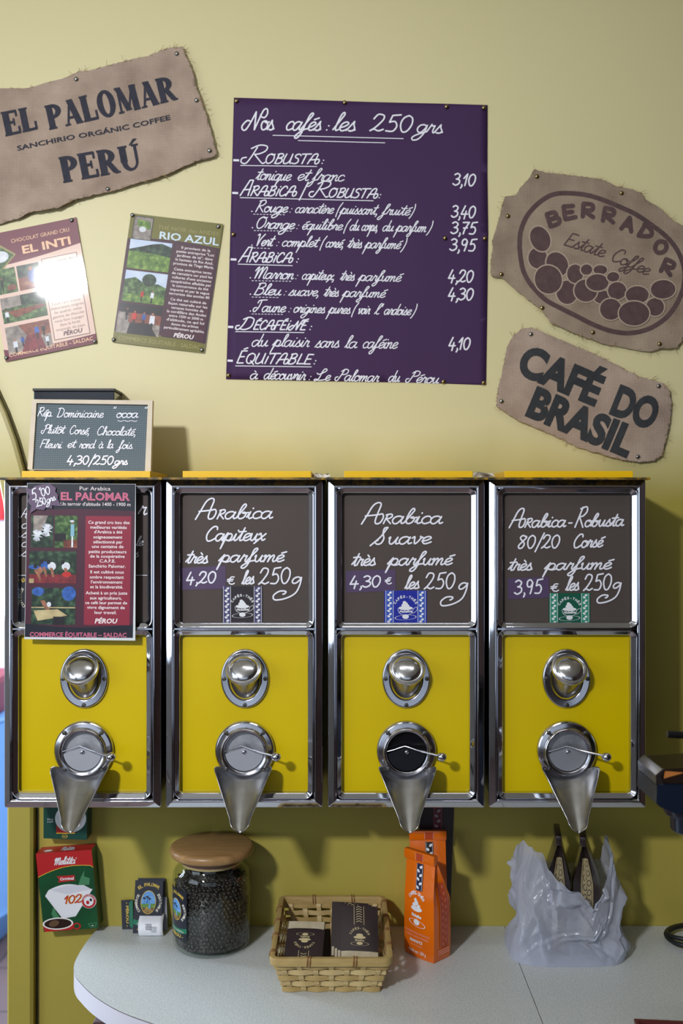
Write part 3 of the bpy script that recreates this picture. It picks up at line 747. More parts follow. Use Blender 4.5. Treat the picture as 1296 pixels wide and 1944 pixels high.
class Box2:
    """local frame of a tilted sheet: u across 0..1, v down 0..1"""
    def __init__(s, tl, tr, bl, art): s.tl, s.tr, s.bl, s.a = tl, tr, bl, art; s.W = math.dist(tl,tr); s.H = math.dist(tl,bl)
    def p(s, u, v): return (s.tl[0]+(s.tr[0]-s.tl[0])*u+(s.bl[0]-s.tl[0])*v, s.tl[1]+(s.tr[1]-s.tl[1])*u+(s.bl[1]-s.tl[1])*v)
    def rect(s, u0, v0, u1, v1, m, l): s.a.poly([s.p(u0,v0), s.p(u1,v0), s.p(u1,v1), s.p(u0,v1)], m, l)
    def poly(s, pts, m, l): s.a.poly([s.p(*q) for q in pts], m, l)
    def text(s, t, u0, u1, v, h, m, l=4, bold=0.0, slant=0.0): s.a.text(t, s.p(u0,v), s.p(u1,v), h, m, l, bold, slant)
    def blob(s, u, v, ru, rv, m, l, n=14): s.a.poly([s.p(u+ru*math.cos(2*PI*i/n), v+rv*math.sin(2*PI*i/n)) for i in range(n)], m, l)
    def sub(s, u0, v0, u1, v1): return Box2(s.p(u0,v0), s.p(u1,v0), s.p(u0,v1), s.a)
    def man(s, u, v, h, shirt, l, legs=None):       # a tiny printed figure, feet at v
        s.poly([(u-.035*h,v-.45*h),(u+.035*h,v-.45*h),(u+.05*h,v),(u-.05*h,v)], legs or PDARK, l)
        s.poly([(u-.09*h,v-.85*h),(u+.09*h,v-.85*h),(u+.1*h,v-.4*h),(u-.1*h,v-.4*h)], shirt, l)
        s.blob(u, v-.93*h, .055*h, .075*h, PSKIN, l)
def leaflet_sheet(art, quad, t, disp, d=DW):
    o = art.build('printed_sheet', plane_map(d, disp), t, grid=12, step=0.00012); return o
def backing(quad, t, disp, d=DW, m=None):
    a = Art(); a.poly(quad, m or M('leaflet_edge', (214,220,220), 0.15, coat=0.5), 0)
    o = a.build('laminate', plane_map(d, disp), t, grid=14); solidify(o, 0.0006, 0); return o

# chocolate leaflet
tl, tr, br, bl = (-28,448.6), (145.3,413), (185,651.6), (11.9,687.2)
dl = lambda x, y: 0.003+0.0012*math.sin((x-10)/60.0+.5)*((y-540)/120.0)+0.0005*math.sin((y-420)/45.0)
t = thing('chocolate_leaflet', 'tilted laminated leaflet, maroon and pale pink, half beyond the picture edge', 'leaflet', WL(80, 687))
t['label'] = 'laminated maroon and pale pink leaflet about chocolate, tilted beneath the big burlap panel'
backing([tl,tr,br,bl], t, dl)
a = Art(); b = Box2(tl,tr,bl,a)
b.rect(0,0,1,1,PINKPAPER,2)
b.poly([(0,0),(1,0),(1,.205)]+[(1-.1*i, .205+.055*math.sin(PI*.5*i/10)) for i in range(1,11)], MAROON, 3)
b.poly([(0,1),(1,1),(1,.925)]+[(1-.1*i, .925+.012*math.sin(PI*i/10)) for i in range(1,10)]+[(0,.905)], MAROON, 3)
b.text('CHOCOLAT GRAND CRU', .27,.905,.098,7.5,PEACH); b.text('EL INTI', .375,.90,.198,15,PEACH,4,.03)
b.poly([(.0,.12),(.12,.0+.08),(.30,.19),(.12,.30),(0,.27)], OLTXT, 4); b.poly([(.0,.135),(.12,.1),(.275,.192),(.12,.285),(0,.25)], FOLIAGE, 5); b.blob(.13,.19,.09,.045,PWHITE,6)
pa = b.sub(.05,.285,.26,.48); pa.rect(0,0,1,1,FOLIAGE,4); pa.blob(.7,.8,.25,.12,PEARTH,5); pa.man(.25,.95,.6,PDARK,6)
pa = b.sub(.28,.285,.52,.48); pa.rect(0,0,1,1,FOLIAGE_D,4); pa.poly([(0,.5),(1,.45),(1,1),(0,1)],PEARTH,5); pa.blob(.68,.5,.22,.28,PBLUE,6); pa.blob(.6,.2,.09,.1,PSKIN,6); pa.blob(.3,.75,.25,.08,PSKIN,6)
pa = b.sub(.05,.51,.53,.71); pa.rect(0,0,1,1,FOLIAGE_D,4); pa.poly([(0,.35),(1,.5),(1,1),(0,1)],FOLIAGE,5); pa.poly([(.12,.55),(.92,.5),(1,.6),(.28,.85)],PEARTH,6); pa.man(.1,.95,.45,PWHITE,7); pa.poly([(0,0),(.45,0),(.45,.4),(0,.45)],PGREY,5)
pa = b.sub(.05,.74,.53,.955); pa.rect(0,0,1,1,PGREY,4); pa.poly([(.3,0),(1,0),(1,.5),(.5,.5)],PEARTH,5); pa.poly([(.45,.45),(.75,.4),(.85,1),(.3,1)],PRED,6); pa.man(.7,.62,.5,PBLUE,7); pa.man(.9,.95,.4,PWHITE,7); pa.man(.18,.98,.5,PWHITE,7); pa.man(.35,.8,.4,PBLUE,7); pa.man(.85,.55,.4,PDARK,7)
b.rect(.555,.268,.945,.915,MAROON_D,3); b.rect(.562,.273,.938,.910,PINKBOX,4)
for i, s in enumerate(('Il provient des','coopératives situées','dans la province','de Satipo, à 600 m',"d'altitude.")): b.text(s,.58+.02*(i%2),.92-.02*(i%2),.315+i*.032,5.2,GREYTXT,5)
for i, s in enumerate(('Issu de plantations','en agroforesterie,','les fèves sont','séchées au soleil.')): b.text(s,.58+.03*(i%2),.92-.02*(i%2),.49+i*.036,5.2,GREYTXT,5)
for i, s in enumerate(("Tout l'art d'une",'élaboration soignée','de qualité, cette','gamme de chocolat','vous fera voyager','dans la forêt','tropicale du pays.')): b.text(s,(.58,.57,.60,.575,.59,.64,.59)[i],(.9,.93,.90,.92,.91,.86,.91)[i],.645+i*.034,5.4,GREYTXT,5)
b.text('PÉROU',.66,.87,.893,8,MAROON_D,5,.03,.2); b.text('COMMERCE ÉQUITABLE - SALDAC',.05,.965,.972,7.5,PEACH,5,.01)
leaflet_sheet(a, None, t, lambda x, y: dl(x,y)+0.0006)

# tea leaflet
tl, tr, br, bl = (249.5,405.5), (423.7,426.5), (388.7,671.3), (213.9,650)
dt = lambda x, y: 0.003+0.0012*math.sin((x-200)/55.0)*((y-540)/120.0)+0.0004*math.sin((y-400)/50.0+1)
t = thing('tea_leaflet', 'laminated olive green and plum leaflet about tea, beside the purple poster', 'leaflet', WL(320, 671))
backing([tl,tr,br,bl], t, dt)
a = Art(); b = Box2(tl,tr,bl,a)
b.rect(0,0,1,1,PLUM,2)
b.poly([(0,0),(1,0),(1,.19)]+[(1-.1*i, .19-.02*math.sin(PI*i/10)) for i in range(1,10)]+[(0,.195)], OLIVE, 3)
b.poly([(0,1),(1,1),(1,.93)]+[(1-.1*i, .93-.025*math.sin(PI*i/10)) for i in range(1,10)]+[(0,.91)], OLIVE, 3)
b.text('THÉ NOIR des ANDES',.31,.97,.095,7.5,OLTXT,4); b.text('RIO AZUL',.34,.985,.168,14,BLUETXT,4,.018)
pa = b.sub(.05,.02,.245,.19); pa.rect(-.04,-.03,1.04,1.03,PDARK,4); pa.rect(0,0,1,1,PGREY,5); pa.poly([(.15,.1),(.9,.2),(.95,.5),(.6,.55),(.2,.4)],FIELD,6); pa.blob(.5,.55,.2,.13,PWHITE,7); pa.rect(0,.75,1,1,PGREY,6)
pa = b.sub(.035,.195,.49,.42); pa.rect(0,0,1,1,PSKY,4); pa.poly([(0,.35),(.5,.3),(.55,.1),(.75,.05),(1,.15),(1,1),(0,1)],FOLIAGE_D,5); pa.poly([(0,.4),(.6,.42),(1,.5),(1,1),(0,1)],FIELD,6)
pa = b.sub(.035,.435,.49,.675); pa.rect(0,0,1,1,PSKY,4); pa.poly([(0,.3),(.25,.2),(.5,.4),(.8,.35),(1,.45),(1,1),(0,1)],FOLIAGE,5); pa.blob(.58,.25,.17,.2,FOLIAGE_D,6); pa.rect(0,.75,1,1,FIELD,6); pa.man(.46,.95,.36,PREDC,7); pa.man(.7,.98,.4,PWHITE,7)
pa = b.sub(.02,.69,.485,.92); pa.rect(0,0,1,1,PGREY,4); pa.rect(0,0,1,.3,PDARK,5); pa.rect(.25,.3,1,.62,PEARTH,5); pa.poly([(.3,.62),(.75,.6),(.95,1),(.25,1)],PDARK,7); pa.man(.38,.72,.5,PREDC,8); pa.man(.6,.66,.42,PBLUE,6); pa.man(.8,.85,.62,PWHITE,8); pa.man(.2,.55,.4,PDARK,6)
b.rect(.515,.19,.985,.915,PDARK,3); b.rect(.522,.194,.978,.911,MAROON_D,4)
tea = ('Il provient de la','petite entreprise "Los','jardines de té", dans','le hameau de Rio Azul,','province de Tingo Maria.','Cette entreprise tente','de remettre sur pied les',"cultures d'une ancienne",'coopérative affaiblie par','la concurrence du thé','importé et par la vague','terroriste des années 80','Ce thé est cultivé de','façon naturelle sur les','versants humides de','la cordillère des Andes','entre 1500 et 2000 m',"d'altitude, ce qui lui",'donne des arômes','particulièrement agréables.')
for i, s in enumerate(tea):
    wd = min(.44, .0185*len(s)); v = .225+i*.0315+(.012 if i > 4 else 0)+(.012 if i > 11 else 0)
    b.text(s,.75-wd/2,.75+wd/2,v,5.0,LTXT,5,.012)
b.text('PÉROU',.645,.865,.905,8,LTXT,5,.03,.2); b.text('COMMERCE ÉQUITABLE - SALDAC',.06,.95,.975,8,OLTXT,5,.015)
leaflet_sheet(a, None, t, lambda x, y: dt(x,y)+0.0006)

# ------------------------------------------------------------------ thumbtacks
TACK = M('tack_brass', (150,132,92), 0.3, 1.0)
TACK2 = M('tack_steel', (150,150,146), 0.3, 1.0)
def tack_mesh(m):
    bm = bmesh.new(); lathe(bm, [(0.0006,-.004),(.0008,0),(.0044,0.0002),(.0046,.0010),(.0040,.0022),(.0026,.0031),(.0010,.0035),(0.00001,.0036)], 'y', 14)
    me = bpy.data.meshes.new('thumbtack'); bm.to_mesh(me); bm.free(); me.materials.append(m)
    for p in me.polygons: p.use_smooth = True
    return me
TM = [tack_mesh(TACK), tack_mesh(TACK2)]
def tack(px, py, lift, where, k=0, grp=None):
    o = link_obj('thumbtack', TM[k]); o.location = WL(px, py, lift)
    tag(o, ('steel' if k else 'brass')+' thumbtack '+where, 'thumbtack', grp)
g = 'thumbtacks on the big burlap panel'
for x, y, wh in ((148,156,'on the top edge of the slab-lettered burlap panel'),(337,106.5,'in the frayed top corner of the slab-lettered burlap panel'),(375,196,'on the short frayed side of the slab-lettered burlap panel'),(399,290,'in the bottom corner of the slab-lettered burlap panel'),(207,362,'on the lower edge of the burlap panel under PERU')):
    tack(x, y, d1(x,y)+.0014, wh, 1, g)
g = 'thumbtacks on the purple poster'
for x, y, wh in ((449,193,'in the purple poster corner beside the heading word Nos'),(654,196,'in the middle of the purple poster top edge'),(847,204,'above the heading ending of the purple poster'),(917.5,206,'in the empty top corner of the purple poster'),(443,446,'halfway down the purple poster side near the list dots'),(844,453,'beside the price 3,95 within the purple poster'),(919.5,453.6,'at the purple poster side edge beyond the price 3,95'),(434,713,'in the lower corner of the purple poster before the last line'),(841,725,'after the last word of the purple poster'),(917,727,'in the empty bottom corner of the purple poster')):
    tack(x, y, .0035, wh, 0, g)
g = 'thumbtacks on the leaflets'
for x, y, wh in ((137,419,'in the top corner of the chocolate leaflet'),(180.6,649,'after the bottom line of the chocolate leaflet'),(13.6,680,'before the bottom line of the chocolate leaflet')): tack(x, y, dl(x,y)+.0012, wh, 1, g)
for x, y, wh in ((252,409.5,'in the tea leaflet corner above its small cup picture'),(415,431.6,'in the tea leaflet top corner above its title'),(217,645.5,'in the tea leaflet bottom corner under its photographs'),(383.6,665,'in the tea leaflet bottom corner under its text')): tack(x, y, dt(x,y)+.0012, wh, 1, g)
g = 'thumbtacks on the two smaller burlap pieces'
for x, y, wh in ((1017,338,'in the top point of the oval-printed burlap'),(1176.6,369.7,'above the oval ring on the burlap upper edge'),(962,413,'on the burlap side level with the oval lettering'),(950,522.5,'on the lower side point of the oval-printed burlap'),(1027,586,'on the slanted lower edge of the oval-printed burlap'),(1122.5,632.5,'below the oval ring middle on the burlap'),(1249,654.5,'in the bottom corner of the oval-printed burlap')): tack(x, y, d2(x,y)+.0012, wh, 0, g)
for x, y, wh in ((1006,635.7,'above the letter C on the block-lettered burlap'),(1247,734,'above the letter O on the block-lettered burlap'),(950,763,'in the lower side end of the block-lettered burlap'),(1207,867.5,'after the letter L on the block-lettered burlap')): tack(x, y, d3(x,y)+.0012, wh, 1, g)

# ------------------------------------------------------------------ the four coffee dispensers
ZB = CZ+(972-1536)*.001                      # underside of the dispensers
def base(cpx): return Vector(((cpx-648)*.001, 0.0, ZB))
B2 = base(463)
def LP(px, py, d): return P(px, py, d)-B2    # local point on the second dispenser
def sweep_rect(bm, x0, x1, z0, z1, r, prof, seg=5, mi=0):
    loops = []
    for o, y in prof:
        rr = max(r-o, 0.0004); a0,a1,c0,c1 = x0+o, x1-o, z0+o, z1-o; lp = []
        for cx, cz, st in ((a1-rr,c1-rr,0),(a0+rr,c1-rr,1),(a0+rr,c0+rr,2),(a1-rr,c0+rr,3)):
            for i in range(seg+1):
                q = PI/2*(st+i/seg); lp.append((cx+rr*math.cos(q), y, cz+rr*math.sin(q)))
        loops.append(lp)
    loft(bm, loops, mi)
YP = -0.1985                                  # face of the sign card and the yellow panel
YF = -0.2128                                  # flat of the door frame
def sup(prof):
    """keep flats flat: extra points close to the ends of every longer step"""
    out = [prof[0]]
    for p, q in zip(prof, prof[1:]):
        if math.dist(p, q) > .0022:
            for t in (.12, .88): out.append((p[0]+(q[0]-p[0])*t, p[1]+(q[1]-p[1])*t))
        out.append(q)
    return out
DP = DW+YP
BODY = M('dark_body_steel', (52,50,50), 0.3, 1.0)
PANEL_BLACK = M('rubber_gasket', (12,12,12), 0.6)
BROWN_CARD = M('brown_card', (74,64,58), 0.7, noise=(3, 0.3, (70,60,55)))
DISC = M('worn_aluminium', (206,208,212), 0.48, 1.0, noise=(30, 0.25, (120,122,128)), bump=(35, 0.1, 0.002))
FLAP = M('flap_steel', (206,208,214), 0.44, 1.0)
DARKGLASS = M('dark_window', (16,17,22), 0.12, 0.0, coat=1.0)
UO = (-0.1235, 0.1225, 0.353, 0.600); LO = (-0.1235, 0.1205, 0.028, 0.329)   # the two door openings

disp_root = thing('coffee_dispenser', None, 'coffee dispenser', B2, 0, 'wall-mounted coffee bean dispensers')
R_ = disp_root
def part(name, bm, m, smooth=False, flat=40, par=None, label=None):
    return obj(name, bm, m, par or R_, smooth=smooth, flat_angle=flat if smooth else None, world=False, label=label)
bm = bmesh.new(); box(bm, -.147,.147, YP+.0015, -.001, .003, .624); part('body', bm, BODY)
bm = bmesh.new()
sweep_rect(bm, -.150,.149, 0,.625, .004, sup([(0,-.15),(0,-.2095),(.0008,-.2105),(.0108,-.2156),(.0122,-.2163),(.0136,-.2163),(.0148,-.2155),(.0156,-.2135),(.0165,YF)]), 5)
for (x0,x1,z0,z1) in (UO, LO):
    sweep_rect(bm, x0,x1,z0,z1, .006, sup([(0,YP-.0005),(0,-.2092),(-.0007,-.2102),(-.0078,-.2150),(-.0088,-.2158),(-.0098,-.2160),(-.0107,-.2152),(-.0113,-.2136),(-.0116,YF)]), 6)
# plate between the beads
xs = (-.1345, UO[0]-.0105, UO[1]+.0105, .1335); zs = (.0165, LO[2]-.0105, LO[3]+.0105, UO[2]-.0105, UO[3]+.0105, .6085)
for (p,q,r,s) in ((xs[0],xs[1],zs[0],zs[5]),(xs[2],xs[3],zs[0],zs[5]),(xs[1],xs[2],zs[0],zs[1]),(xs[1],xs[2],zs[4],zs[5]),(xs[1],xs[2],zs[2],zs[3])):
    if q > p and s > r: bm.faces.new([bm.verts.new(v) for v in ((p,YF,r),(q,YF,r),(q,YF,s),(p,YF,s))])
# webs behind the mid bar
part('chrome_frame', bm, CHROME, True, 50, label='polished chrome door frame')
bm = bmesh.new()
for (x0,x1,z0,z1) in (UO, LO): sweep_rect(bm, x0-.001,x1+.001,z0-.001,z1+.001, .006, [(-.002,YP-.0002),(.0010,YP-.0012),(.0010,YP+.001)], 4)
part('gasket_trim', bm, PANEL_BLACK)
bm = bmesh.new(); box(bm, LO[0]-.004, LO[1]+.004, YP-.0003, YP+.0012, LO[2]-.004, LO[3]+.004); part('front_panel', bm, YELLOW, label='yellow enamelled front panel')
# lid
bm = bmesh.new(); box(bm, -.1535,.1535, -.226, -.001, .625, .6295, bev=.0008); part('lid', bm, M('lid_edge', (40,36,24), 0.5, noise=(60, 0.12, (150,116,10)))); lid = R_.children[-1]
bm = bmesh.new(); box(bm, -.119,.127, -.204, -.012, .6295, .6425, bev=.001); part('lid_plate', bm, LIDYEL, par=lid, label='raised yellow lid plate')
# sight tube
zf = LP(461,1288,1.908).z
def screw(par, x, z, y, ang=0.6, name='screw'):
    b = bmesh.new(); lathe(b, [(.0042,-.001),(.0042,.0010),(.0034,.0020),(.0001,.0024)], 'y', 14)
    for v in b.verts: v.co += Vector((x, y, z))
    bb = box(b, x-.0034, x+.0034, y-.00265, y-.0022, z-.0004, z+.0004, 1)
    c, s = math.cos(ang), math.sin(ang)
    for v in bb: dx, dz = v.co.x-x, v.co.z-z; v.co.x = x+dx*c-dz*s; v.co.z = z+dx*s+dz*c
    return part(name, b, [SCREW, SLOT], True, 40, par)
bm = bmesh.new()
loops = []
FP = ((.0465,.057,0),(.0465,.057,.0035),(.0452,.0555,.0062),(.0435,.0540,.0070),(.0325,.0425,.0062),(.0312,.0410,.0050),(.0304,.0400,.0002))
FP2 = [FP[0]]
for p_, q_ in zip(FP, FP[1:]):
    if p_[0]-q_[0] > .003: FP2 += [tuple(p_[i]+(q_[i]-p_[i])*t_ for i in range(3)) for t_ in (.1, .9)]
    FP2.append(q_)
for fx, fz, h in FP2:
    loops.append([(fx*math.cos(2*PI*i/56), YP-h, zf+fz*math.sin(2*PI*i/56)) for i in range(56)])
loft(bm, loops)
fl_ = part('sight_tube_flange', bm, CHROME_S, True, 45)
for i, (x, z) in enumerate(((-.0395,0),(.0395,0),(0,-.0505))): screw(fl_, x, zf+z, YP-.0068, i*.9)
R48 = Matrix.Translation((0, YP-.001, zf-.001)) @ Matrix.Rotation(math.radians(50), 4, 'X')
bm = bmesh.new(); lathe(bm, [(.0285,-.034),(.0285,.036)], 'z', 48, mat=R48); st = part('sight_tube', bm, TUBES, True, 40)
bm = bmesh.new(); lathe(bm, [(.0288,.028),(.0325,.029),(.0338,.0315),(.0338,.036),(.0325,.0385),(.0300,.0390),(.0290,.0380),(.0272,.0382),(.0262,.0392),(.0245,.0410),(.020,.0432),(.012,.0450),(.0001,.0456)], 'z', 48, mat=R48)
part('tube_cap', bm, M('cap_steel', (206,206,210), .2, 1.0), True, 35, st)
# outlet ring, window, flap and handle
zr = LP(460,1427.5,1.895).z
bm = bmesh.new(); lathe(bm, sup([(.0570,-.001),(.0570,.0065),(.0560,.0090),(.0535,.0112),(.0458,.0130),(.0450,.0140),(.0446,.0190),(.0438,.0205),(.0425,.0212),(.0395,.0200),(.0380,.0185),(.0374,.0160),(.0370,.004)]), 'y', 64, (0,YP,zr))
ring = part('outlet_ring', bm, CHROME_S, True, 38)
for i, (x, z) in enumerate(((-.0355,.0355),(.0355,.0355),(-.0355,-.0355),(.0355,-.0355))): screw(ring, x, zr+z, YP-.0135, i*.7+.2)
bm = bmesh.new(); lathe(bm, [(.0372,.0065),(.0001,.0065)], 'y', 40, (0,YP,zr)); wdw = part('outlet_window', bm, DISC, False)
bm = bmesh.new()
for y, rev in ((YP-.0165, False), (YP-.0148, True)):
    pts = [(-.0362,-.004)] + [(.0364*math.cos(a), .0364*math.sin(a)) for a in [math.radians(186+168*i/24) for i in range(25)]] + [(.0362,-.004),(0,.0098)]
    vs = [bm.verts.new((x,y,zr+z)) for x,z in pts]; bm.faces.new(vs if rev else vs[::-1])
part('flap', bm, FLAP, par=ring)
bm = bmesh.new(); ball(bm, Vector((0,YP-.018,zr)), .0042, sy=.7); part('pivot', bm, CHROME_S, True, par=ring)
bm = bmesh.new()
hz = lambda px, py, dd: Vector((LP(px,py,dd).x, dd-DW, LP(px,py,dd).z))
hp = [hz(426,1427,1.892), hz(440,1423,1.890), hz(454,1418,1.889), hz(459,1416.5,1.888), hz(465,1418.5,1.886), hz(480,1424,1.880), hz(500,1429.5,1.870), hz(517,1434,1.860)]
tube(bm, hp, [.0009,.0010,.0012,.0014,.0016,.0017,.0019,.0021], 8); hd = part('handle', bm, CHROME_S, True, 60)
bm = bmesh.new(); kb = hz(524,1437,1.857); ball(bm, kb, .0086, seg=20, sx=1.05)
part('handle_knob', bm, CHROME_S, True, 60, hd)
# chute
bm = bmesh.new(); A0 = Vector((0, YP-.004, zr-.040)); T0 = Vector((0, -.3005, zr-.1265)); ax = (T0-A0); Ln = ax.length; ax.normalize(); nn = Vector((1,0,0)).cross(ax); nn = nn if nn.z > 0 else -nn
loops = []
NS = 30
for i in range(NS+1):
    t = (i/NS); 
    if t < .12: wv = .0555
    elif t < .86: wv = .0555+(.0175-.0555)*((t-.12)/.74)
    else: wv = .0175*math.sqrt(max(0.0, 1-((t-.86)/.14)**2))+.0004
    lp = []
    dep = wv*.82
    for j in range(25):
        fm_ = 88 if t > .34 else 40+48*math.sqrt(1-(1-t/.34)**2)
        ph_ = math.radians(-fm_+2*fm_*j/24)
        lp.append(A0+ax*(t*Ln)+Vector((1,0,0))*wv*math.sin(ph_)+nn*dep*(1-math.cos(ph_))*(1-.15*t))
    loops.append(lp)
loft(bm, loops, 0, False)
ch = part('chute', bm, STEEL, True, 60); solidify(ch, .0012, 1)

WHO = {}
LBL = ['yellow coffee dispenser under the small chalkboard, its sign hidden by a dark red leaflet',
       'yellow coffee dispenser with a brown sign reading Capiteux and a dark brown sticker',
       'yellow coffee dispenser with a brown sign reading Suave and a bright blue sticker',
       'yellow coffee dispenser with a brown sign reading Robusta and a green sticker']
disp_root['label'] = LBL[1]
D_ = [None]*4; D_[1] = disp_root
for i, cpx in ((0,155),(2,772),(3,1079)): D_[i] = copy_tree(disp_root, base(cpx), LBL[i])
for i, m in ((0,DISC),(2,DARKGLASS)):
    for c in D_[i].children:
        if c.name.startswith('outlet_window'):
            c.data = c.data.copy(); c.data.materials[0] = m
        if c.name.startswith('outlet_ring') and i == 2:
            for g_ in c.children:
                if g_.name.startswith('flap'): g_.data = g_.data.copy(); g_.data.materials[0] = M('dark_flap', (44,46,52), 0.25, 0.6)

# signs behind the chrome
BEANW = M('sticker_white', (228,230,232), 0.4)
def bean(a, x, y, r, m, layer, rot): a.ellipse(x, y, r, r*.68, m, layer, rot, 10)
def sticker(a, x0, y0, x1, y1, ground, strip, seed):
    """packet label: two side ribbons of white coffee beans, a cup on a saucer between curved lettering"""
    rnd = random.Random(seed); wd = x1-x0; sw = wd*.19
    a.rect(x0, y0, x1, y1, ground, 1)
    for sx in (x0+wd*.03, x1-wd*.03-sw):
        a.rect(sx, y0, sx+sw, y1, strip, 2)
        for e in (sx+.6, sx+sw-.6): a.stroke([(e,y0),(e,y1)], .8, BEANW, 3, False, caps=False)
        y = y0+4; k = 0
        while y < y1-2:
            bean(a, sx+sw/2+(-1.6 if k % 2 else 1.6), y, 3.0, BEANW, 3, .5 if k % 2 else -.5); y += 4.2 if k % 2 == 0 else 6.0; k += 1
    cx, cy = (x0+x1)/2, y0+(y1-y0)*.58; s = wd/78.0
    a.arc_text('CAFÉS-THÉS', cx, cy-2*s, 20*s, 158, 22, 4.6*s, BEANW, 3, .03)
    a.ellipse(cx, cy-3*s, 13*s, 3.6*s, BEANW, 3)
    for ex, ey, er in ((0,-10,4.4),(-4,-8,3.6),(4,-7,3),(-2,-13,3.4)): a.ellipse(cx+ex*s, cy+ey*s, er*s, er*.9*s, BEANW, 3, 0, 12)   # steam and foam above the cup
    a.stroke([(cx-14*s,cy-2*s),(cx-12*s,cy+5*s),(cx-5*s,cy+9*s),(cx+5*s,cy+9*s),(cx+12*s,cy+5*s),(cx+14*s,cy-2*s)], .7*s, BEANW, 3)
    a.stroke([(cx+13*s,cy-1*s),(cx+20*s,cy-5*s),(cx+21*s,cy),(cx+16*s,cy+5*s),(cx+11*s,cy+6*s)], .7*s, BEANW, 3)
    a.text('Mokafina', (cx-11*s,cy+5.4*s), (cx+12*s,cy+4.4*s), 4.4*s, BEANW, 3, .04, .2)
    a.ellipse(cx, cy+14*s, 20*s, 4.6*s, BEANW, 3, -.06, 28, ring=1.4*s); a.ellipse(cx, cy+12.6*s, 6*s, 4.2*s, BEANW, 3)
def card(i, outline=None):
    root = D_[i]; b = bmesh.new()
    box(b, root.location.x+UO[0]-.003, root.location.x+UO[1]+.003, YP-.0004, YP+.001, ZB+UO[2]-.003, ZB+UO[3]+.003)
    return obj('sign_card', b, BROWN_CARD, root, label='dark brown sign card with white handwriting')
cmap = plane_map(DP-.0006)
def sign(i, write, patch, stick):
    c = card(i)
    if patch:
        a = Art(); a.poly(patch, PATCH, 1); a.build('price_patch', cmap, c, label='purple paper patch pasted under the price')
    if stick:
        a = Art(); sticker(a, *stick, i+3); a.build('sticker', cmap, c, step=.00025, label='packet label with a cup between bean ribbons')
    a = Art(); write(lambda s, x0,y0,x1,y1,xh,wd=3.0,slant=.3: a.hand(s,(x0,y0),(x1,y1),xh,WHITE_INK,wd,slant,3), a); a.build('handwritten_lettering', cmap, c, label='white handwritten lettering')
STRIP_D = M('strip_violet', (70,64,108), 0.4); GROUND_D = M('sticker_dark_brown', (40,32,36), 0.35)
STRIP_B = M('strip_blue', (52,84,180), 0.4); GROUND_B = M('sticker_blue', (24,36,150), 0.35)
STRIP_G = M('strip_green', (46,140,110), 0.4); GROUND_G = M('sticker_green', (12,84,62), 0.35)
def w2(h, a):
    h('A',371,986,405,985,18.5); h('R',410,985,425,985,8.5,2.9); h('abica',426,985,516,984,13.5)
    h('Capiteux',388,1027,502,1026,13.5); h('très',352,1069,393,1069,12.5); h('parfumé',418,1067,537,1066,12.5)
    h('4,20',354,1108,411,1106,11.8,slant=.1); h('€',431,1109,446,1109,9.0,2.4,.1); h('les',459,1109,481,1108,12.5); h('250',491,1109,552,1107,16.5,slant=.12); h('ģ',553,1109,571,1109,13.5)
sign(1, w2, [(343,1078),(428,1074),(428.5,1117.5),(345,1120)], (421,1113,499,1184,GROUND_D,STRIP_D))
def w3(h, a):
    h('A',686,995,722,994,19); h('R',725,994,742,994,8.8,2.9); h('abica',743,994,838,994,14)
    h('Ŝ',712,1033,728,1033,15); h('uave',735,1033,816,1032,13.5); h('très',667,1074,711,1073,12.5); h('parfumé',738,1073,856,1072,12.5)
    h('4,30',664,1115,723,1114,11.8,slant=.1); h('€',731,1109,744,1108,7.5,2.2,.1); h('les',768,1118,794,1117,12.5); h('250',805,1118,864,1117,16.5,slant=.12); h('ģ',869,1120,886,1120,13.5)
sign(2, w3, [(656,1084),(750,1081),(751,1122),(657,1125)], (729,1121,810,1184,GROUND_B,STRIP_B))
def w4(h, a):
    h('A',966,1002,992,1001,17); h('R',994,1001,1007,1001,8.2,2.9); h('abica',1008,1001,1072,1000,12.5); h('-',1076,1000,1084,1000,10); h('R',1088,1001,1107,1001,19); h('obusta',1108,1000,1182,998,12)
    h('80/20',982,1041,1062,1040,13.5,slant=.15); h('Corsé',1086,1040,1142,1038,12.5); h('très',964,1083,1008,1082,12); h('parfumé',1036,1082,1158,1080,12)
    h('3,95',976,1128,1030,1126,14.5,slant=.08); h('€',1045,1123,1061,1122,9,2.4,.1); h('les',1073,1121,1097,1120,13); h('250',1107,1121,1161,1119,16.5,slant=.12); h('ģ',1162,1118,1177,1118,12)
sign(3, w4, [(963,1098),(1041,1095),(1042,1134),(964,1138)], (1041,1126,1120,1184,GROUND_G,STRIP_G))

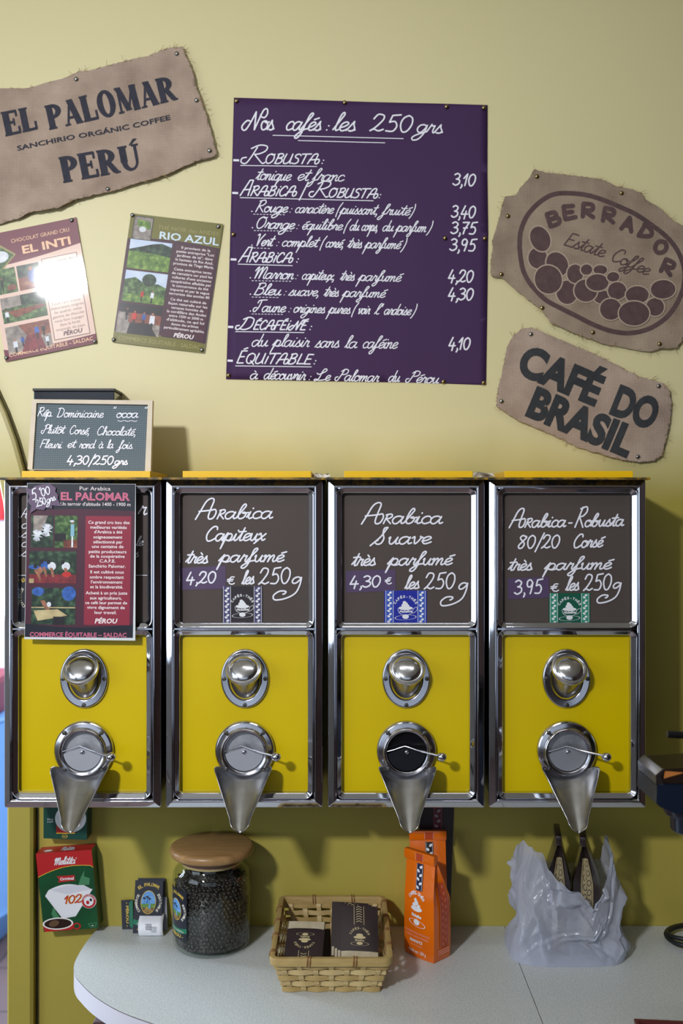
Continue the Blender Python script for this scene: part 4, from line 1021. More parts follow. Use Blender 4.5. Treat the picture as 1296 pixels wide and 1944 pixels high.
# navy and gold packet card drawing, shared by the cards, the jar and the first dispenser
PGREEN = M('ribbon_green', (20,110,80), 0.4); SCENE_SKY = M('scene_sky', (60,130,200), 0.4, noise=(200,.2,(120,170,220))); SCENE_G = M('scene_green', (110,150,60), 0.4, noise=(200,.2,(60,110,50))); SCENE_E = M('scene_field', (110,76,54), 0.4, noise=(220,.2,(76,52,40)))
def packet_card(a, x0, y0, wd, ht, full=True, L=1):
    cx = x0+wd/2; cy = y0+ht*.42
    a.rect(x0, y0, x0+wd, y0+ht, NAVY, L)
    a.arc_text('EL PALOMAR', cx, cy, wd*.55, 128, 52, wd*.115, GOLD, L+1, .02)
    a.arc_text('COMMERCE', cx, cy, wd*.39, 228, 142, wd*.085, CREAM, L+1, .02); a.arc_text('EQUITABLE', cx, cy, wd*.39, 38, -48, wd*.085, CREAM, L+1, .02)
    rx, ry = wd*.27, wd*.40
    a.ellipse(cx, cy, rx, ry, GOLD, L+1, 0, 36); a.ellipse(cx, cy, rx*.93, ry*.94, SCENE_SKY, L+2, 0, 36)
    pts = [(cx+rx*.93*math.cos(q), cy+ry*.94*math.sin(q)) for q in [math.radians(8+164*i/20) for i in range(21)]]
    a.poly(pts, SCENE_G, L+3)
    pts = [(cx+rx*.93*math.cos(q), cy+ry*.94*math.sin(q)) for q in [math.radians(32+120*i/20) for i in range(21)]]
    a.poly(pts, SCENE_E, L+4)
    for k in range(-3, 4): a.stroke([(cx+k*rx*.07, cy+ry*.42),(cx+k*rx*.2, cy+ry*.86)], wd*.012, GOLD, L+5, False, caps=False)
    for dx, dy in ((-.55,-.35),(-.15,-.45),(.15,-.3)): a.ellipse(cx+rx*dx, cy+ry*dy, rx*.22, ry*.08, NAVY, L+4, .3, 10); a.stroke([(cx+rx*dx,cy+ry*dy),(cx+rx*dx,cy+ry*.1)], wd*.012, NAVY, L+4, False)
    a.poly([(cx+rx*.1,cy+ry*.1),(cx+rx*.3,cy+ry*.1),(cx+rx*.3,cy+ry*.55),(cx+rx*.05,cy+ry*.55)], SCENE_SKY, L+6)
    if full:
        yb = y0+ht*.78
        a.poly([(x0,yb-wd*.08),(x0+wd*.3,yb),(x0+wd*.7,yb),(x0+wd,yb-wd*.08),(x0+wd,yb+wd*.09),(x0+wd*.7,yb+wd*.17),(x0+wd*.3,yb+wd*.17),(x0,yb+wd*.09)], PGREEN, L+1)
        a.text('CAFÉ PUR ARABICA', (x0+wd*.12,yb+wd*.11), (x0+wd*.88,yb+wd*.11), wd*.06, CREAM, L+2)
        a.text('- PÉROU -', (x0+wd*.14,y0+ht*.95), (x0+wd*.86,y0+ht*.95), wd*.12, GOLD, L+2, .03)
def w1(h, a):
    for y, s in ((983,'A'),(1003,'c'),(1020,'s'),(1038,'c'),(1056,'s')): h(s, 40, y, 52, y, 9, 1.6)
    h('r',262,978,277,977,15,2.8); h('le',258,1036,270,1036,9,1.8); h('s',255,1057,262,1057,8,1.6)
    a.stroke([(35,1092),(279,1092)], 1.2, WHITE_INK, 2, False); 
    packet_card(a, 34, 1094, 62, 92, False, 1)
sign(0, w1, None, None)

# white scraps of paper left on the dispenser tops
SCRAP = M('torn_paper', (236,232,222), 0.8)
for nm, pts, wh in (('paper_scrap', [(590,906),(600,902),(612,905),(624,903),(627,909),(618,913),(604,911),(592,913)], 'torn white paper scrap between the Capiteux and Suave dispensers'),
                    ('paper_scrap', [(899,903),(908,900),(921,903),(938,902),(940,909),(925,911),(910,910),(900,909)], 'torn white paper scrap between the Suave and Robusta dispensers')):
    a = Art(); a.poly(jag(pts, .6, 4), SCRAP, 0); o = a.build(nm, lambda x, y, l: Vector((P(x,y,2.0).x, -.108-.0+.012*math.sin(x), ZB+.631+(913-y)*.0011)), None); solidify(o, .0006, 0)
    tag(o, wh, 'paper')

# ------------------------------------------------------------------ leaflet hung on the first dispenser
DF = DW-.2222
tl, tr, br, bl = (52,917), (258,919), (257,1216), (47,1213)
dpl = lambda x, y: 0.0012+0.0016*(0.5+0.5*math.sin((x-40)/50.0))*((y-917)/300.0)
t = thing('coffee_leaflet', 'laminated dark red and navy leaflet hanging over the front of a dispenser', 'leaflet', P(152, 1214, DF))
o = backing([tl,tr,br,bl], t, dpl, DF)
a = Art(); b = Box2(tl,tr,bl,a)
b.rect(.004,.002,.996,.985,MAROON_D,2)
b.poly([(.004,.002),(.996,.002),(.996,.175)]+[(1-.1*i, .175-.012*math.sin(PI*i/10)) for i in range(1,10)]+[(.004,.175)], NAVY_L, 3)
b.poly([(.004,.985),(.996,.985),(.996,.90)]+[(1-.1*i, .90+.022*math.sin(PI*i/10)) for i in range(1,10)]+[(.004,.90)], NAVY_L, 3)
b.text('Pur Arabica',.485,.768,.043,7.5,LTXT,4); b.text('EL PALOMAR',.312,.95,.106,15,PINKTXT,4,.035); b.text("Un terroir d'altitude 1400 - 1900 m",.312,.955,.142,6.8,LTXT,4,.005)
b.rect(.545,.207,.965,.905,RED_BOX,4)
pa = b.sub(.045,.207,.252,.413); pa.rect(0,0,1,1,FOLIAGE_D,4); pa.poly([(.1,0),(.75,0),(.5,.45),(.1,.6)],PGREY,5)
for fx, fy, fr in ((.28,.62,.27),(.7,.45,.3)):
    pa.poly([(fx+(fr if k%2 else fr*.35)*math.cos(PI*k/9), fy+(fr if k%2 else fr*.35)*.7*math.sin(PI*k/9)) for k in range(18)], PWHITE, 6)
pa = b.sub(.263,.207,.472,.413); pa.rect(0,0,1,1,FOLIAGE,4); pa.rect(0,.55,.5,.8,PDARK,5); pa.rect(.4,.75,1,1,PEARTH,5); pa.man(.78,.98,.84,M('photo_pale_shirt',(130,180,200),**LAM),6,PWHITE); pa.blob(.76,.17,.1,.035,PWHITE,7)
pa = b.sub(.035,.435,.467,.64); pa.rect(0,0,1,1,FOLIAGE_D,4); pa.rect(0,.72,1,1,PRED,5)
for u, v, mm in ((.2,.75,PSKIN),(.33,.6,PBLUE),(.48,.62,PWHITE),(.78,.62,PWHITE)): pa.blob(u,v-.15,.09,.13,mm,6); pa.blob(u-.07,v-.28,.04,.07,PDARK,7); pa.poly([(u-.05,v-.1),(u+.02,v-.1),(u+.06,v+.18),(u+.02,v+.2)],PSKIN,7)
pa.rect(0,.86,.1,1,PWOOD,6); pa.blob(.1,.5,.12,.07,PBLUE,6); pa.blob(.8,.72,.1,.08,PREDC,7)
pa = b.sub(.06,.67,.465,.905); pa.rect(0,0,1,1,FOLIAGE_D,4); pa.blob(.15,.1,.14,.12,PBLUE,5); pa.blob(.85,.15,.16,.2,PBLUE,5); pa.poly([(.05,.62),(.6,.58),(.82,.75),(.15,.9)],PWOOD,6); pa.rect(.5,.78,.75,1,PDARK,6); pa.poly([(.2,.35),(.3,.33),(.42,.58),(.32,.6)],PSKIN,6); pa.blob(.4,.45,.05,.07,PWHITE,6); pa.rect(0,.52,1,.55,PWOOD,5)
body = (('Ce grand cru issu des',.57,.95),('meilleures variétés',.59,.925),("d'Arabica a été",.625,.885),('soigneusement',.62,.885),('sélectionné par',.62,.888),('une centaine de',.608,.898),('petits producteurs',.58,.925),('de la coopérative',.592,.91),('C.A.F.E.',.68,.825),('Sanchirio Palomar.',.58,.92),('Il est cultivé sous',.597,.905),('ombre respectant',.592,.905),("l'environnement",.605,.895),('et la biodiversité.',.598,.9),('Acheté à un prix juste',.558,.94),('aux agriculteurs,',.598,.89),('ce café leur permet de',.556,.94),('vivre dignement de',.572,.92),('leur travail.',.642,.845))
vv = [1062,1098,1132,1170,1206,1240,1278,1312,1347,1385,1428,1466,1502,1538,1583,1620,1655,1690,1727]
for (s, u0, u1), z in zip(body, vv): b.text(s, u0, u1, (720+z*.2572-917)/296.5, 6.0, LTXT, 5, .015)
b.text('PÉROU',.645,.855,.893,9,LTXT,5,.03,.2); b.text('COMMERCE ÉQUITABLE – SALDAC',.05,.94,.982,8.5,PINKTXT,5,.03)
a.build('printed_sheet', plane_map(DF, lambda x, y: dpl(x,y)+.0006), t, grid=12, step=.00012)
# price star taped on it
a = Art(); zz = lambda q: (40+q[0]*.1775, 900+q[1]*.1775)
star = [zz(q) for q in ((45,155),(120,160),(140,130),(230,110),(310,105),(375,150),(365,185),(395,225),(390,265),(430,345),(330,335),(335,370),(265,360),(245,385),(165,375),(95,420),(110,340),(65,290),(95,240),(60,185))]
a.poly(star, M('star_purple', (92,72,100), 0.5), 0)
t = thing('price_star', 'jagged purple paper star with the price 5,00 taped on the dark red leaflet', 'price tag', P(78, 974, DF-.005))
o = a.build('star_paper', plane_map(DF-.0055), t); solidify(o, .0005, 0)
a = Art()
a.hand('5', zz((122,278)), zz((180,262)), 11.0, WHITE_INK, 2.3, .1, 2); a.hand(',', zz((192,262)), zz((212,256)), 8.0, WHITE_INK, 2.0, .1, 2); a.hand('00', zz((225,240)), zz((322,206)), 8.0, WHITE_INK, 2.0, .1, 2); a.hand('€', zz((196,176)), zz((220,168)), 3.2, WHITE_INK, 1.2, .1, 2)
a.hand('250', zz((168,352)), zz((275,315)), 7.0, WHITE_INK, 1.9, .1, 2); a.hand('grs', zz((280,312)), zz((372,275)), 6.5, WHITE_INK, 1.7, .2, 2)
a.build('handwritten_price_lettering', plane_map(DF-.0061), t)

# ------------------------------------------------------------------ chalkboard and black box on the first dispenser
ZT = ZB+.6435                                # top of the yellow lid plate
t = thing('chalkboard', 'small green-grey chalkboard in a pale wood frame standing on a dispenser', 'chalkboard', (-.475, -.175, ZT))
yb0, yt0 = -.160, -.128                      # the board leans back
def board_map(x, y, l):
    k = (893-y)/135.0; yy = yb0+(yt0-yb0)*k
    v = P(x, y, DW+yy); v.y -= l; return v
FRAMEW = M('pale_frame_wood', (214,202,180), 0.55, noise=(30, .25, (200,186,160))); SLATE = M('slate_green', (58,76,84), 0.55, noise=(20,.3,(52,70,78))); LINEC = M('slate_lines', (112,132,138), 0.6)
OC = [(62.5,758.5),(290.6,760.8),(287,895),(54,891)]; IC = [(71,765.7),(281.6,769),(276,896),(63,892)]
bm = bmesh.new()
def bv(q, l): return bm.verts.new(board_map(q[0], q[1], l))
of, inn = [bv(q,.006) for q in OC], [bv(q,.006) for q in IC]; ob, ib = [bv(q,-.008) for q in OC], [bv(q,.001) for q in IC]
for i in range(4):
    j = (i+1)%4
    for q in ((of[i],of[j],inn[j],inn[i]),(inn[i],inn[j],ib[j],ib[i]),(of[j],of[i],ob[i],ob[j])): bm.faces.new(q)
bm.faces.new(ob)
obj('frame', bm, FRAMEW, t)
a = Art(); a.poly(IC, SLATE, 0)
for k in range(1, 34): 
    u = k/34.0; L = lambda p, q: (p[0]+(q[0]-p[0])*u, p[1]+(q[1]-p[1])*u)
    p0, p1 = L(IC[0], IC[3]), L(IC[1], IC[2]); a.stroke([p0,p1], .55, LINEC, 1, False, caps=False)
for k in range(1, 50):
    u = k/50.0; L = lambda p, q: (p[0]+(q[0]-p[0])*u, p[1]+(q[1]-p[1])*u)
    p0, p1 = L(IC[0], IC[1]), L(IC[3], IC[2]); a.stroke([p0,p1], .28, LINEC, 1, False, caps=False)
a.build('slate', lambda x, y, l: board_map(x, y, .0015+l), t, step=.00012, label='ruled slate surface')
a = Art(); h = lambda s,x0,y0,x1,y1,xh,wd=1.55,slant=.22: a.hand(s,(x0,y0),(x1,y1),xh,WHITE_INK,wd,slant,2)
h('Rép.',71,790,101,791,8.2,1.8); h('Dominicaine',108,792,196,793,8.2,1.7); h('"',213,787,219,787,7); h('ocoa',221,793,262,793,8.4,1.8); h('"',272,787,278,787,7)
a.stroke([(224,798.5),(230,800.3),(236,798.5),(243,800.3),(250,798.7),(256,800.3),(261,799)],1.1,WHITE_INK,2)
h('Plutôt',79,823,122,823,8.0,1.7); h('Corsé,',132,824,170,825,8.0,1.7); h('Chocolaté,',184,826,258,827,8.0,1.7)
h('Fleuri',76,850,117,851,7.8,1.7); h('et',128,850,143,850,7.8,1.7); h('rond',151,851,180,851,7.8,1.7); h('à',188,851,196,851,7.8,1.7); h('la',204,851,215,851,7.8,1.7); h('fois.',226,852,254,852,7.8,1.7)
h('4,30/250',128,881,216,882,8.8,2.6,.15); h('grs',218,882,242,882,7.0,2.4,.2)
a.build('handwritten_lettering', lambda x, y, l: board_map(x, y, .0022+l), t, label='white handwritten chalk lettering')
t = thing('black_box', 'black glossy box standing behind the chalkboard against the wall', 'box', (-.50, -.05, ZT))
bm = bmesh.new(); v0, v1 = P(65,757,2.04), P(218,742,2.04)
box(bm, v0.x, v1.x, -.075, -.004, ZT, P(0,743,2.04).z, bev=.002); obj('box_body', bm, M('gloss_black', (14,16,26), .12, coat=.6), t)
bm = bmesh.new(); box(bm, v0.x-.0015, v1.x+.0015, -.077, -.0025, P(0,743,2.04).z, P(0,738,2.04).z, bev=.001); obj('box_lid', bm, M('matt_black', (18,18,20), .5), t)

# ------------------------------------------------------------------ counter
LAMI = M('grey_laminate', (214,218,216), 0.42, spec=0.4, noise=(420, 0.12, (184,190,190)))
EDGE = M('counter_edge', (212,212,222), 0.35)
SEAMX = 0.345
def counter_curve():
    pts = [(-.511,-.001),(-.5185,-.06),(-.521,-.12),(-.518,-.18),(-.504,-.225),(-.484,-.258),(-.455,-.297),(-.421,-.333),(-.385,-.364),(-.344,-.391),(-.29,-.421),(-.22,-.450),(-.12,-.479),(0,-.497),(.15,-.508),(SEAMX-.0006,-.512)]
    return spline(pts, 4)
def slab_poly(bm, pts, z0, z1, mt=0, ms=1):
    a = [bm.verts.new((x,y,z0)) for x,y in pts]; b = [bm.verts.new((x,y,z1)) for x,y in pts]
    f = bm.faces.new(b); f.material_index = mt
    f = bm.faces.new(a[::-1]); f.material_index = mt
    n = len(pts)
    for i in range(n):
        j = (i+1)%n; f = bm.faces.new((a[i],a[j],b[j],b[i])); f.material_index = ms
t = thing('worktop', 'pale grey laminate worktop with a rounded end, carrying jar and basket', 'worktop', (0,-.25,CT-.036))
bm = bmesh.new(); slab_poly(bm, counter_curve()+[(SEAMX-.0006,-.001)], CT-.0015, CT); obj('laminate_top', bm, [LAMI, M('laminate_brown_line', (92,84,84), .6)], t)
bm = bmesh.new(); slab_poly(bm, counter_curve()+[(SEAMX-.0006,-.001)], CT-.036, CT-.0016, 1, 0); obj('edge_band', bm, [EDGE, M('chipboard', (150,120,84), .8)], t)
t = thing('worktop', 'pale grey laminate worktop section beyond the thin seam, under the bag and cable', 'worktop', (.8,-.25,CT-.036))
pp = [(SEAMX+.0006,-.001),(SEAMX+.0006,-.512),(1.3,-.520),(1.3,-.001)]
bm = bmesh.new(); slab_poly(bm, pp, CT-.0015, CT); obj('laminate_top', bm, [LAMI, M('laminate_brown_line', (92,84,84), .6)], t)
bm = bmesh.new(); slab_poly(bm, pp, CT-.036, CT-.0016, 1, 0); obj('edge_band', bm, [EDGE, M('chipboard', (150,120,84), .8)], t)
t = thing('counter_base', 'dark reddish brown base cabinet under the pale worktop', 'cabinet', (.3,-.15,0))
bm = bmesh.new(); box(bm, -.445, 1.28, -.33, -.002, .08, CT-.0362, bev=.003); obj('carcass', bm, M('base_maroon', (70,34,34), .45, noise=(10,.3,(56,28,28))), t)
bm = bmesh.new(); box(bm, -.425, 1.26, -.29, -.01, 0, .08); obj('plinth', bm, BLACK, t)
for k in range(3):
    bm = bmesh.new(); x0 = -.425+.57*k; box(bm, x0, x0+.545, -.347, -.330, .11, CT-.055, bev=.002); dr = obj('door', bm, M('base_door', (78,38,36), .4, noise=(10,.3,(62,30,30))), t)
    bm = bmesh.new(); tube(bm, [(x0+.45,-.347,.56),(x0+.45,-.366,.56),(x0+.52,-.366,.56),(x0+.52,-.347,.56)], .004, 8); obj('door_handle', bm, CHROME_S, dr)

# ------------------------------------------------------------------ filter boxes on the wall
BOXG = M('box_green', (14,84,44), .4, noise=(14,.3,(6,58,34),(10,70,36))); BOXR = M('box_red', (178,32,34), .4); BOXY = M('box_yellow_line', (232,190,60), .4)
BOXW = M('box_white', (224,226,230), .5); BOXD = M('box_dark_green', (8,66,54), .45); SMOKE = M('box_steam', (64,126,84), .5); BRN = M('box_coffee', (40,22,16), .35); ORNG = M('box_orange', (224,110,40), .4); RIM = M('box_cup_rim', (236,232,228), .4)
FILT_SH = M('box_filter_fold', (204,206,214), .5)
def wall_box(name, label, tl, tr, br, bl, depth, front_m, top_m, group=None):
    d = DW-depth; t = thing(name, label, 'box', WL((bl[0]+br[0])/2, max(bl[1],br[1])))
    bm = bmesh.new(); f = [bm.verts.new(P(*q, d)) for q in (tl,tr,br,bl)]; r = []
    for v in f: r.append(bm.verts.new(v.co+Vector((0,depth-.001,0))))
    ff = bm.faces.new(f); ff.material_index = 0; bm.faces.new(r[::-1])
    for i in range(4):
        j = (i+1)%4; q = bm.faces.new((f[j],f[i],r[i],r[j])); q.material_index = 1 if i == 0 else 0
    obj('carton', bm, [front_m, top_m], t)
    return t, d
t, d = wall_box('filter_box', 'red and green coffee filter carton showing a white paper filter and a cup', (68,1621),(173.5,1613),(187,1762),(83,1769.5), .042, BOXG, BOXR)
a = Art(); b = Box2((68,1621),(173.5,1613),(83,1769.5),a)
arc = [(1,.225)]+[(1-u*.05, .225-.02+.085*((u*.05))**2*1.1+.0-.035*math.sin(PI*u*.05)) for u in range(1,20)]+[(0,.30)]
b.poly([(0,0),(1,0)]+arc, BOXR, 1); a.stroke([b.p(*q) for q in arc], 1.0, BOXY, 2)
a.hand('Melitta', b.p(.30,.158), b.p(.68,.158), 7.0, BOXW, 1.7, .35, 3, .9); a.text('®', b.p(.70,.10), b.p(.73,.10), 2.6, BOXW, 3)
b.poly([(.33,.305),(.66,.305),(.64,.355),(.67,.375),(.35,.385),(.37,.345)], BOXR, 2); b.text('Original',.385,.635,.36,5.2,BOXW,3,.03)
b.poly([(.70,.44),(.76,.34),(.84,.255),(.82,.33),(.92,.36),(.9,.44)], SMOKE, 1)
top = [(.09,.545)]+[(.09+.85*u/12, .545-.13*math.sin(PI*(.12+.80*u/12))) for u in range(1,12)]+[(.95,.50)]
b.poly(top+[(.60,.83),(.36,.845)], BOXW, 2); b.poly([(.5,.545),(.3,.50),(.2,.475),(.5,.43),(.8,.44),(.94,.505),(.75,.515)], FILT_SH, 3)
a.stroke([b.p(.36,.82), b.p(.62,.81)], .8, FILT_SH, 3, False); a.stroke([b.p(.11,.56), b.p(.38,.82)], .6, FILT_SH, 3, False)
for dx, m, l in ((.012,BOXY,4),(0,ORNG,5),(-.004,BOXR,6)): a.hand('102', b.p(.42+dx,.66), b.p(.74+dx,.655), 8.0, m, 2.1, .2, l)
b.blob(.86,.65,.135,.092,BOXW,4,24); a.ellipse(*b.p(.86,.65), 13.2, 13.2, BOXR, 5, 0, 28, ring=4.0); a.arc_text('GESCHMACK', *b.p(.86,.65), 9.8, 170, 10, 2.6, BOXW, 6, .02); b.blob(.84,.665,.03,.025,BOXR,5); b.blob(.90,.635,.022,.02,BRN,5)
b.poly([(.22,.86),(.17,.78),(.21,.70),(.25,.66),(.25,.75),(.33,.86)], SMOKE, 1)
b.poly([(.0,.90),(.02,1),(.52,.995),(.55,.92)], BOXR, 2); a.ellipse(*b.p(.27,.905), 29, 11.5, RIM, 4, -.05, 28); a.ellipse(*b.p(.27,.905), 26, 9.3, BRN, 5, -.05, 28); a.ellipse(*b.p(.20,.90), 10, 6, M('box_crema',(96,72,50),.4), 6, -.3, 16)
a.ellipse(*b.p(.60,.955), 8, 6.5, BOXR, 3, 0, 20, ring=3)
b.poly([(.80,.935),(.97,.925),(.93,.985),(.84,.99)], SMOKE, 1); b.poly([(.82,.94),(.95,.933),(.92,.98),(.85,.985)], BOXG, 2); b.text('40',.86,.90,.972,3,BOXW,3)
a.build('printed_front', plane_map(d-.0004), t, step=.00012, label='printed carton front with a filter and cup')
a = Art(); a.ellipse(88, 3, 8, 1.6, BOXW, 1); a.hand('Melitta', (112,4.2), (138,4.2), 2.6, BOXW, .8, .3, 1)
tz = P(68,1621,d).z; tz2 = P(173.5,1613,d).z
a.build('printed_top', lambda x, y, l: Vector((P(x,1617,d).x, -.042+.008+(4-y)*.004, tz+(tz2-tz)*((x-68)/105.5)+.0006+l)), t, step=.0001)
t, d = wall_box('filter_box', 'dark green filter carton partly hidden behind a dispenser chute', (82.5,1491),(166.5,1491),(164.5,1594.5),(82.5,1591.5), .040, BOXD, BOXD)
a = Art(); a.ellipse(134,1554,29.5,26,BOXW,2,0,36); a.rect(107,1562,142,1581,BOXR,1); a.rect(107,1581,142,1582.6,BOXY,2)
a.text('Filtres',(90,1557),(101,1557),3.6,BOXW,2); a.text('à café',(90,1561.5),(101,1561.5),3.6,BOXW,2); a.text('papier',(155,1560),(163,1560),2.6,BOXW,2); a.ellipse(123,1587.5,5.6,3.6,BOXY,2,0,20,ring=.6); a.text('100',(119.5,1589),(126.5,1589),2.8,BOXY,2)
a.build('printed_front', plane_map(d-.0004), t, step=.00012, label='printed carton front with a white circle')

# ------------------------------------------------------------------ cards and receipt leaning beside the jar
def leaning_card(name, label, cat, q, dbot, dtop, draw, m=NAVY, group=None):
    """thin card: corner pixels (tl,tr,br,bl); its foot is at distance dbot, its head at dtop"""
    tl, tr, br, bl = q; foot = (P(*bl,dbot)+P(*br,dbot))/2
    dz = CT+.0004-min(P(*bl,dbot).z, P(*br,dbot).z)
    t = thing(name, label, cat, (foot.x, foot.y, CT), 0, group)
    H = math.dist(tl, bl); W = math.dist(tl, tr)
    c0, c1, c2, c3 = P(*tl,dtop), P(*tr,dtop), P(*br,dbot), P(*bl,dbot)
    nrm = (c1-c0).cross(c3-c0).normalized(); nrm = nrm if nrm.y < 0 else -nrm
    def mp(x, y, l):
        u, v = x/100.0, y/100.0
        return (c0*(1-u)+c1*u)*(1-v)+(c3*(1-u)+c2*u)*v + nrm*l + Vector((0,0,dz*v))
    a = Art(); a.rect(0,0,100,100,m,0); o = a.build('card_sheet', mp, t); solidify(o, .0012, 0)
    if draw:
        a = Art(); draw(a); a.build('printed_front', lambda x, y, l: mp(x, y, l+.0009), t, step=.00015)
    return t
class Sq(Art):
    pass
def scaled(draw, wd, ht):
    def f(a):
        n0 = set(a.bm.verts); draw(a)
        for v in a.bm.verts:
            if v not in n0: v.co.x *= 100.0/wd; v.co.y *= 100.0/ht
    return f
def peru_card(a):
    a.rect(0,0,100,100,NAVY,1); a.poly([(68,10),(100,0),(100,100),(68,90)],PGREEN,2); a.text('- PÉROU -',(40,8),(40,92),22,GOLD,2,.03)
leaning_card('packet_card','navy card turned sideways reading Perou in gold, behind the upright card','card',[(230,1709),(252,1707.5),(253,1758),(232,1758.5)],2.092,2.104,peru_card)
leaning_card('packet_card','plain grey card edge standing behind the upright navy card','card',[(296,1701),(316,1703),(318,1760),(298,1761)],2.084,2.100,None,M('grey_card',(150,154,166),.5))
leaning_card('packet_card','upright navy card with a gold oval landscape picture, standing by the glass jar','card',[(257,1671),(310,1671),(306,1764),(252,1766)],2.072,2.094,scaled(lambda a: packet_card(a,0,0,54,96),54,96))
leaning_card('packet_card','dark card peeping out above the upright navy card','card',[(262,1667),(313,1667),(312,1756),(262,1757)],2.096,2.103,None,M('slate_card',(60,62,74),.5))
t = thing('receipt', 'curled white paper receipt in front of the upright navy card', 'paper', (-.385,-.045,CT))
bm = bmesh.new(); loops = []
RX0, RX1 = P(264,1755,2.06).x, P(310.5,1755,2.06).x
for j in range(15):
    u = j/14.0; z = .0006+.036*u; y = -.052+.016*u+.010*math.sin(u*PI)*-1+.012*max(0,u-.75)*4*.9
    loops.append([(RX0+(RX1-RX0)*i/6-.003*u, y, CT+z) for i in range(7)])
loft(bm, loops, 0, False); o = obj('receipt_paper', bm, M('receipt_white',(232,234,240),.55), t, smooth=True); solidify(o,.0004,0)
a = Art()
for r_ in range(4): a.rect(280+(r_%2), 1745+r_*3.0, 292, 1747+r_*3.0, M('receipt_grey',(120,122,130),.6), 1)
a.build('receipt_print', lambda x, y, l: Vector((P(x,y,2.06).x, P(x,y,2.05).y-.0145-l-.0, P(x,y,2.06).z)), t)

# ------------------------------------------------------------------ glass jar of coffee beans
JX, JY = -.263, -.0875
t = thing('coffee_jar', 'large glass jar of dark coffee beans with a wooden lid', 'jar', (JX,JY,CT))
def rim_gloss(nt, base_, edge_):
    """Schlick-like reflectance that is the same on both faces of a thin wall"""
    lw = nt.nodes.new('ShaderNodeLayerWeight'); lw.inputs[0].default_value = .5
    pw = nt.nodes.new('ShaderNodeMath'); pw.operation = 'POWER'; nt.links.new(lw.outputs['Facing'], pw.inputs[0]); pw.inputs[1].default_value = 4.0
    ma = nt.nodes.new('ShaderNodeMath'); ma.operation = 'MULTIPLY_ADD'; nt.links.new(pw.outputs[0], ma.inputs[0]); ma.inputs[1].default_value = edge_; ma.inputs[2].default_value = base_
    return ma
def glass():
    m = bpy.data.materials.new('jar_glass'); m.use_nodes = True; nt = m.node_tree; nt.nodes.clear()
    out = nt.nodes.new('ShaderNodeOutputMaterial'); mix = nt.nodes.new('ShaderNodeMixShader'); tr = nt.nodes.new('ShaderNodeBsdfTransparent'); gl = nt.nodes.new('ShaderNodeBsdfGlossy')
    fr = rim_gloss(nt, .04, .55)
    tr.inputs[0].default_value = (.93,.96,.94,1); gl.inputs['Roughness'].default_value = .03
    nt.links.new(fr.outputs[0], mix.inputs[0]); nt.links.new(tr.outputs[0], mix.inputs[1]); nt.links.new(gl.outputs[0], mix.inputs[2]); nt.links.new(mix.outputs[0], out.inputs[0])
    return m
GLASS = glass()
JR = .0785
bm = bmesh.new(); lathe(bm, [(.0001,.0015),(.066,.0008),(.073,.003),(.0775,.009),(JR,.018),(JR,.142),(.0775,.150),(.0745,.157),(.0695,.1625),(.0668,.167),(.0665,.178),(.0690,.1815),(.0672,.1835),(.0640,.182),(.0640,.167),(.066,.161),(.071,.155),(.0742,.149),(.0752,.141),(.0752,.018),(.073,.0115),(.066,.008),(.0001,.0085)], 'z', 64, (JX,JY,CT))
obj('glass_body', bm, GLASS, t, smooth=True, flat_angle=50)
WOOD = M('lid_wood', (176,140,92), .35, noise=(14,.3,(140,104,64)), scale2=(1,9,1), spec=.5)
bm = bmesh.new(); lathe(bm, [(.0001,.1838),(.078,.1838),(.0825,.1862),(.0848,.191),(.0850,.196),(.0830,.2005),(.0785,.2028),(.0001,.2032)], 'z', 64, (JX,JY,CT)); ld = obj('wooden_lid', bm, WOOD, t, smooth=True, flat_angle=45)
bm = bmesh.new(); lathe(bm, [(.0001,.166),(.058,.166),(.061,.168),(.0615,.1838)], 'z', 48, (JX,JY,CT)); obj('lid_plug', bm, M('plug_wood',(206,176,130),.5), t, smooth=True, flat_angle=40).parent = ld
bpy.data.objects['lid_plug'].location = (0,0,0)
bm = bmesh.new(); lathe(bm, [(.0615,.1725),(.0632,.173),(.0634,.180),(.0615,.1808)], 'z', 48, (JX,JY,CT)); obj('seal_ring', bm, M('seal_brown',(120,66,48),.5), ld, smooth=True, flat_angle=40) if False else obj('seal_ring', bm, M('seal_brown',(120,66,48),.5), t, smooth=True, flat_angle=40)
# beans: a dark core with real beans heaped on it and pressed against the glass
BEAN = M('roasted_bean', (52,42,40), .38, spec=.5, noise=(300,.3,(34,28,28)))
bm = bmesh.new(); lathe(bm, [(.0001,.0095),(.066,.0095),(.0702,.016),(.0702,.128),(.05,.131),(.0001,.133)], 'z', 40, (JX,JY,CT))
ico = bmesh.new(); bmesh.ops.create_icosphere(ico, subdivisions=1, radius=1.0); iv = [v.co.copy() for v in ico.verts]; ifc = [[v.index for v in f.verts] for f in ico.faces]; ico.free()
def bean3(bm, c, nrm):
    q = Vector((0,0,1)).rotation_difference(nrm) @ Vector((0,0,1)).rotation_difference(Vector((0,0,1)))
    ang = random.uniform(0,PI*2); ca, sa = math.cos(ang), math.sin(ang)
    vs = []
    for v in iv:
        x, y, z = v.x*.0056, v.y*.0040, v.z*.0030
        w_ = q @ Vector((x*ca-y*sa, x*sa+y*ca, z)); vs.append(bm.verts.new(c+w_))
    for f in ifc: bm.faces.new([vs[i] for i in f])
for row in range(15):
    for k in range(46):
        ph_ = 2*PI*(k+.5*(row%2)+random.uniform(-.2,.2))/46; z = .0145+row*.0079+random.uniform(-.0015,.0015)
        n_ = Vector((math.cos(ph_), math.sin(ph_), random.uniform(-.35,.35))).normalized()
        bean3(bm, Vector((JX+.0712*math.cos(ph_), JY+.0712*math.sin(ph_), CT+z)), n_)
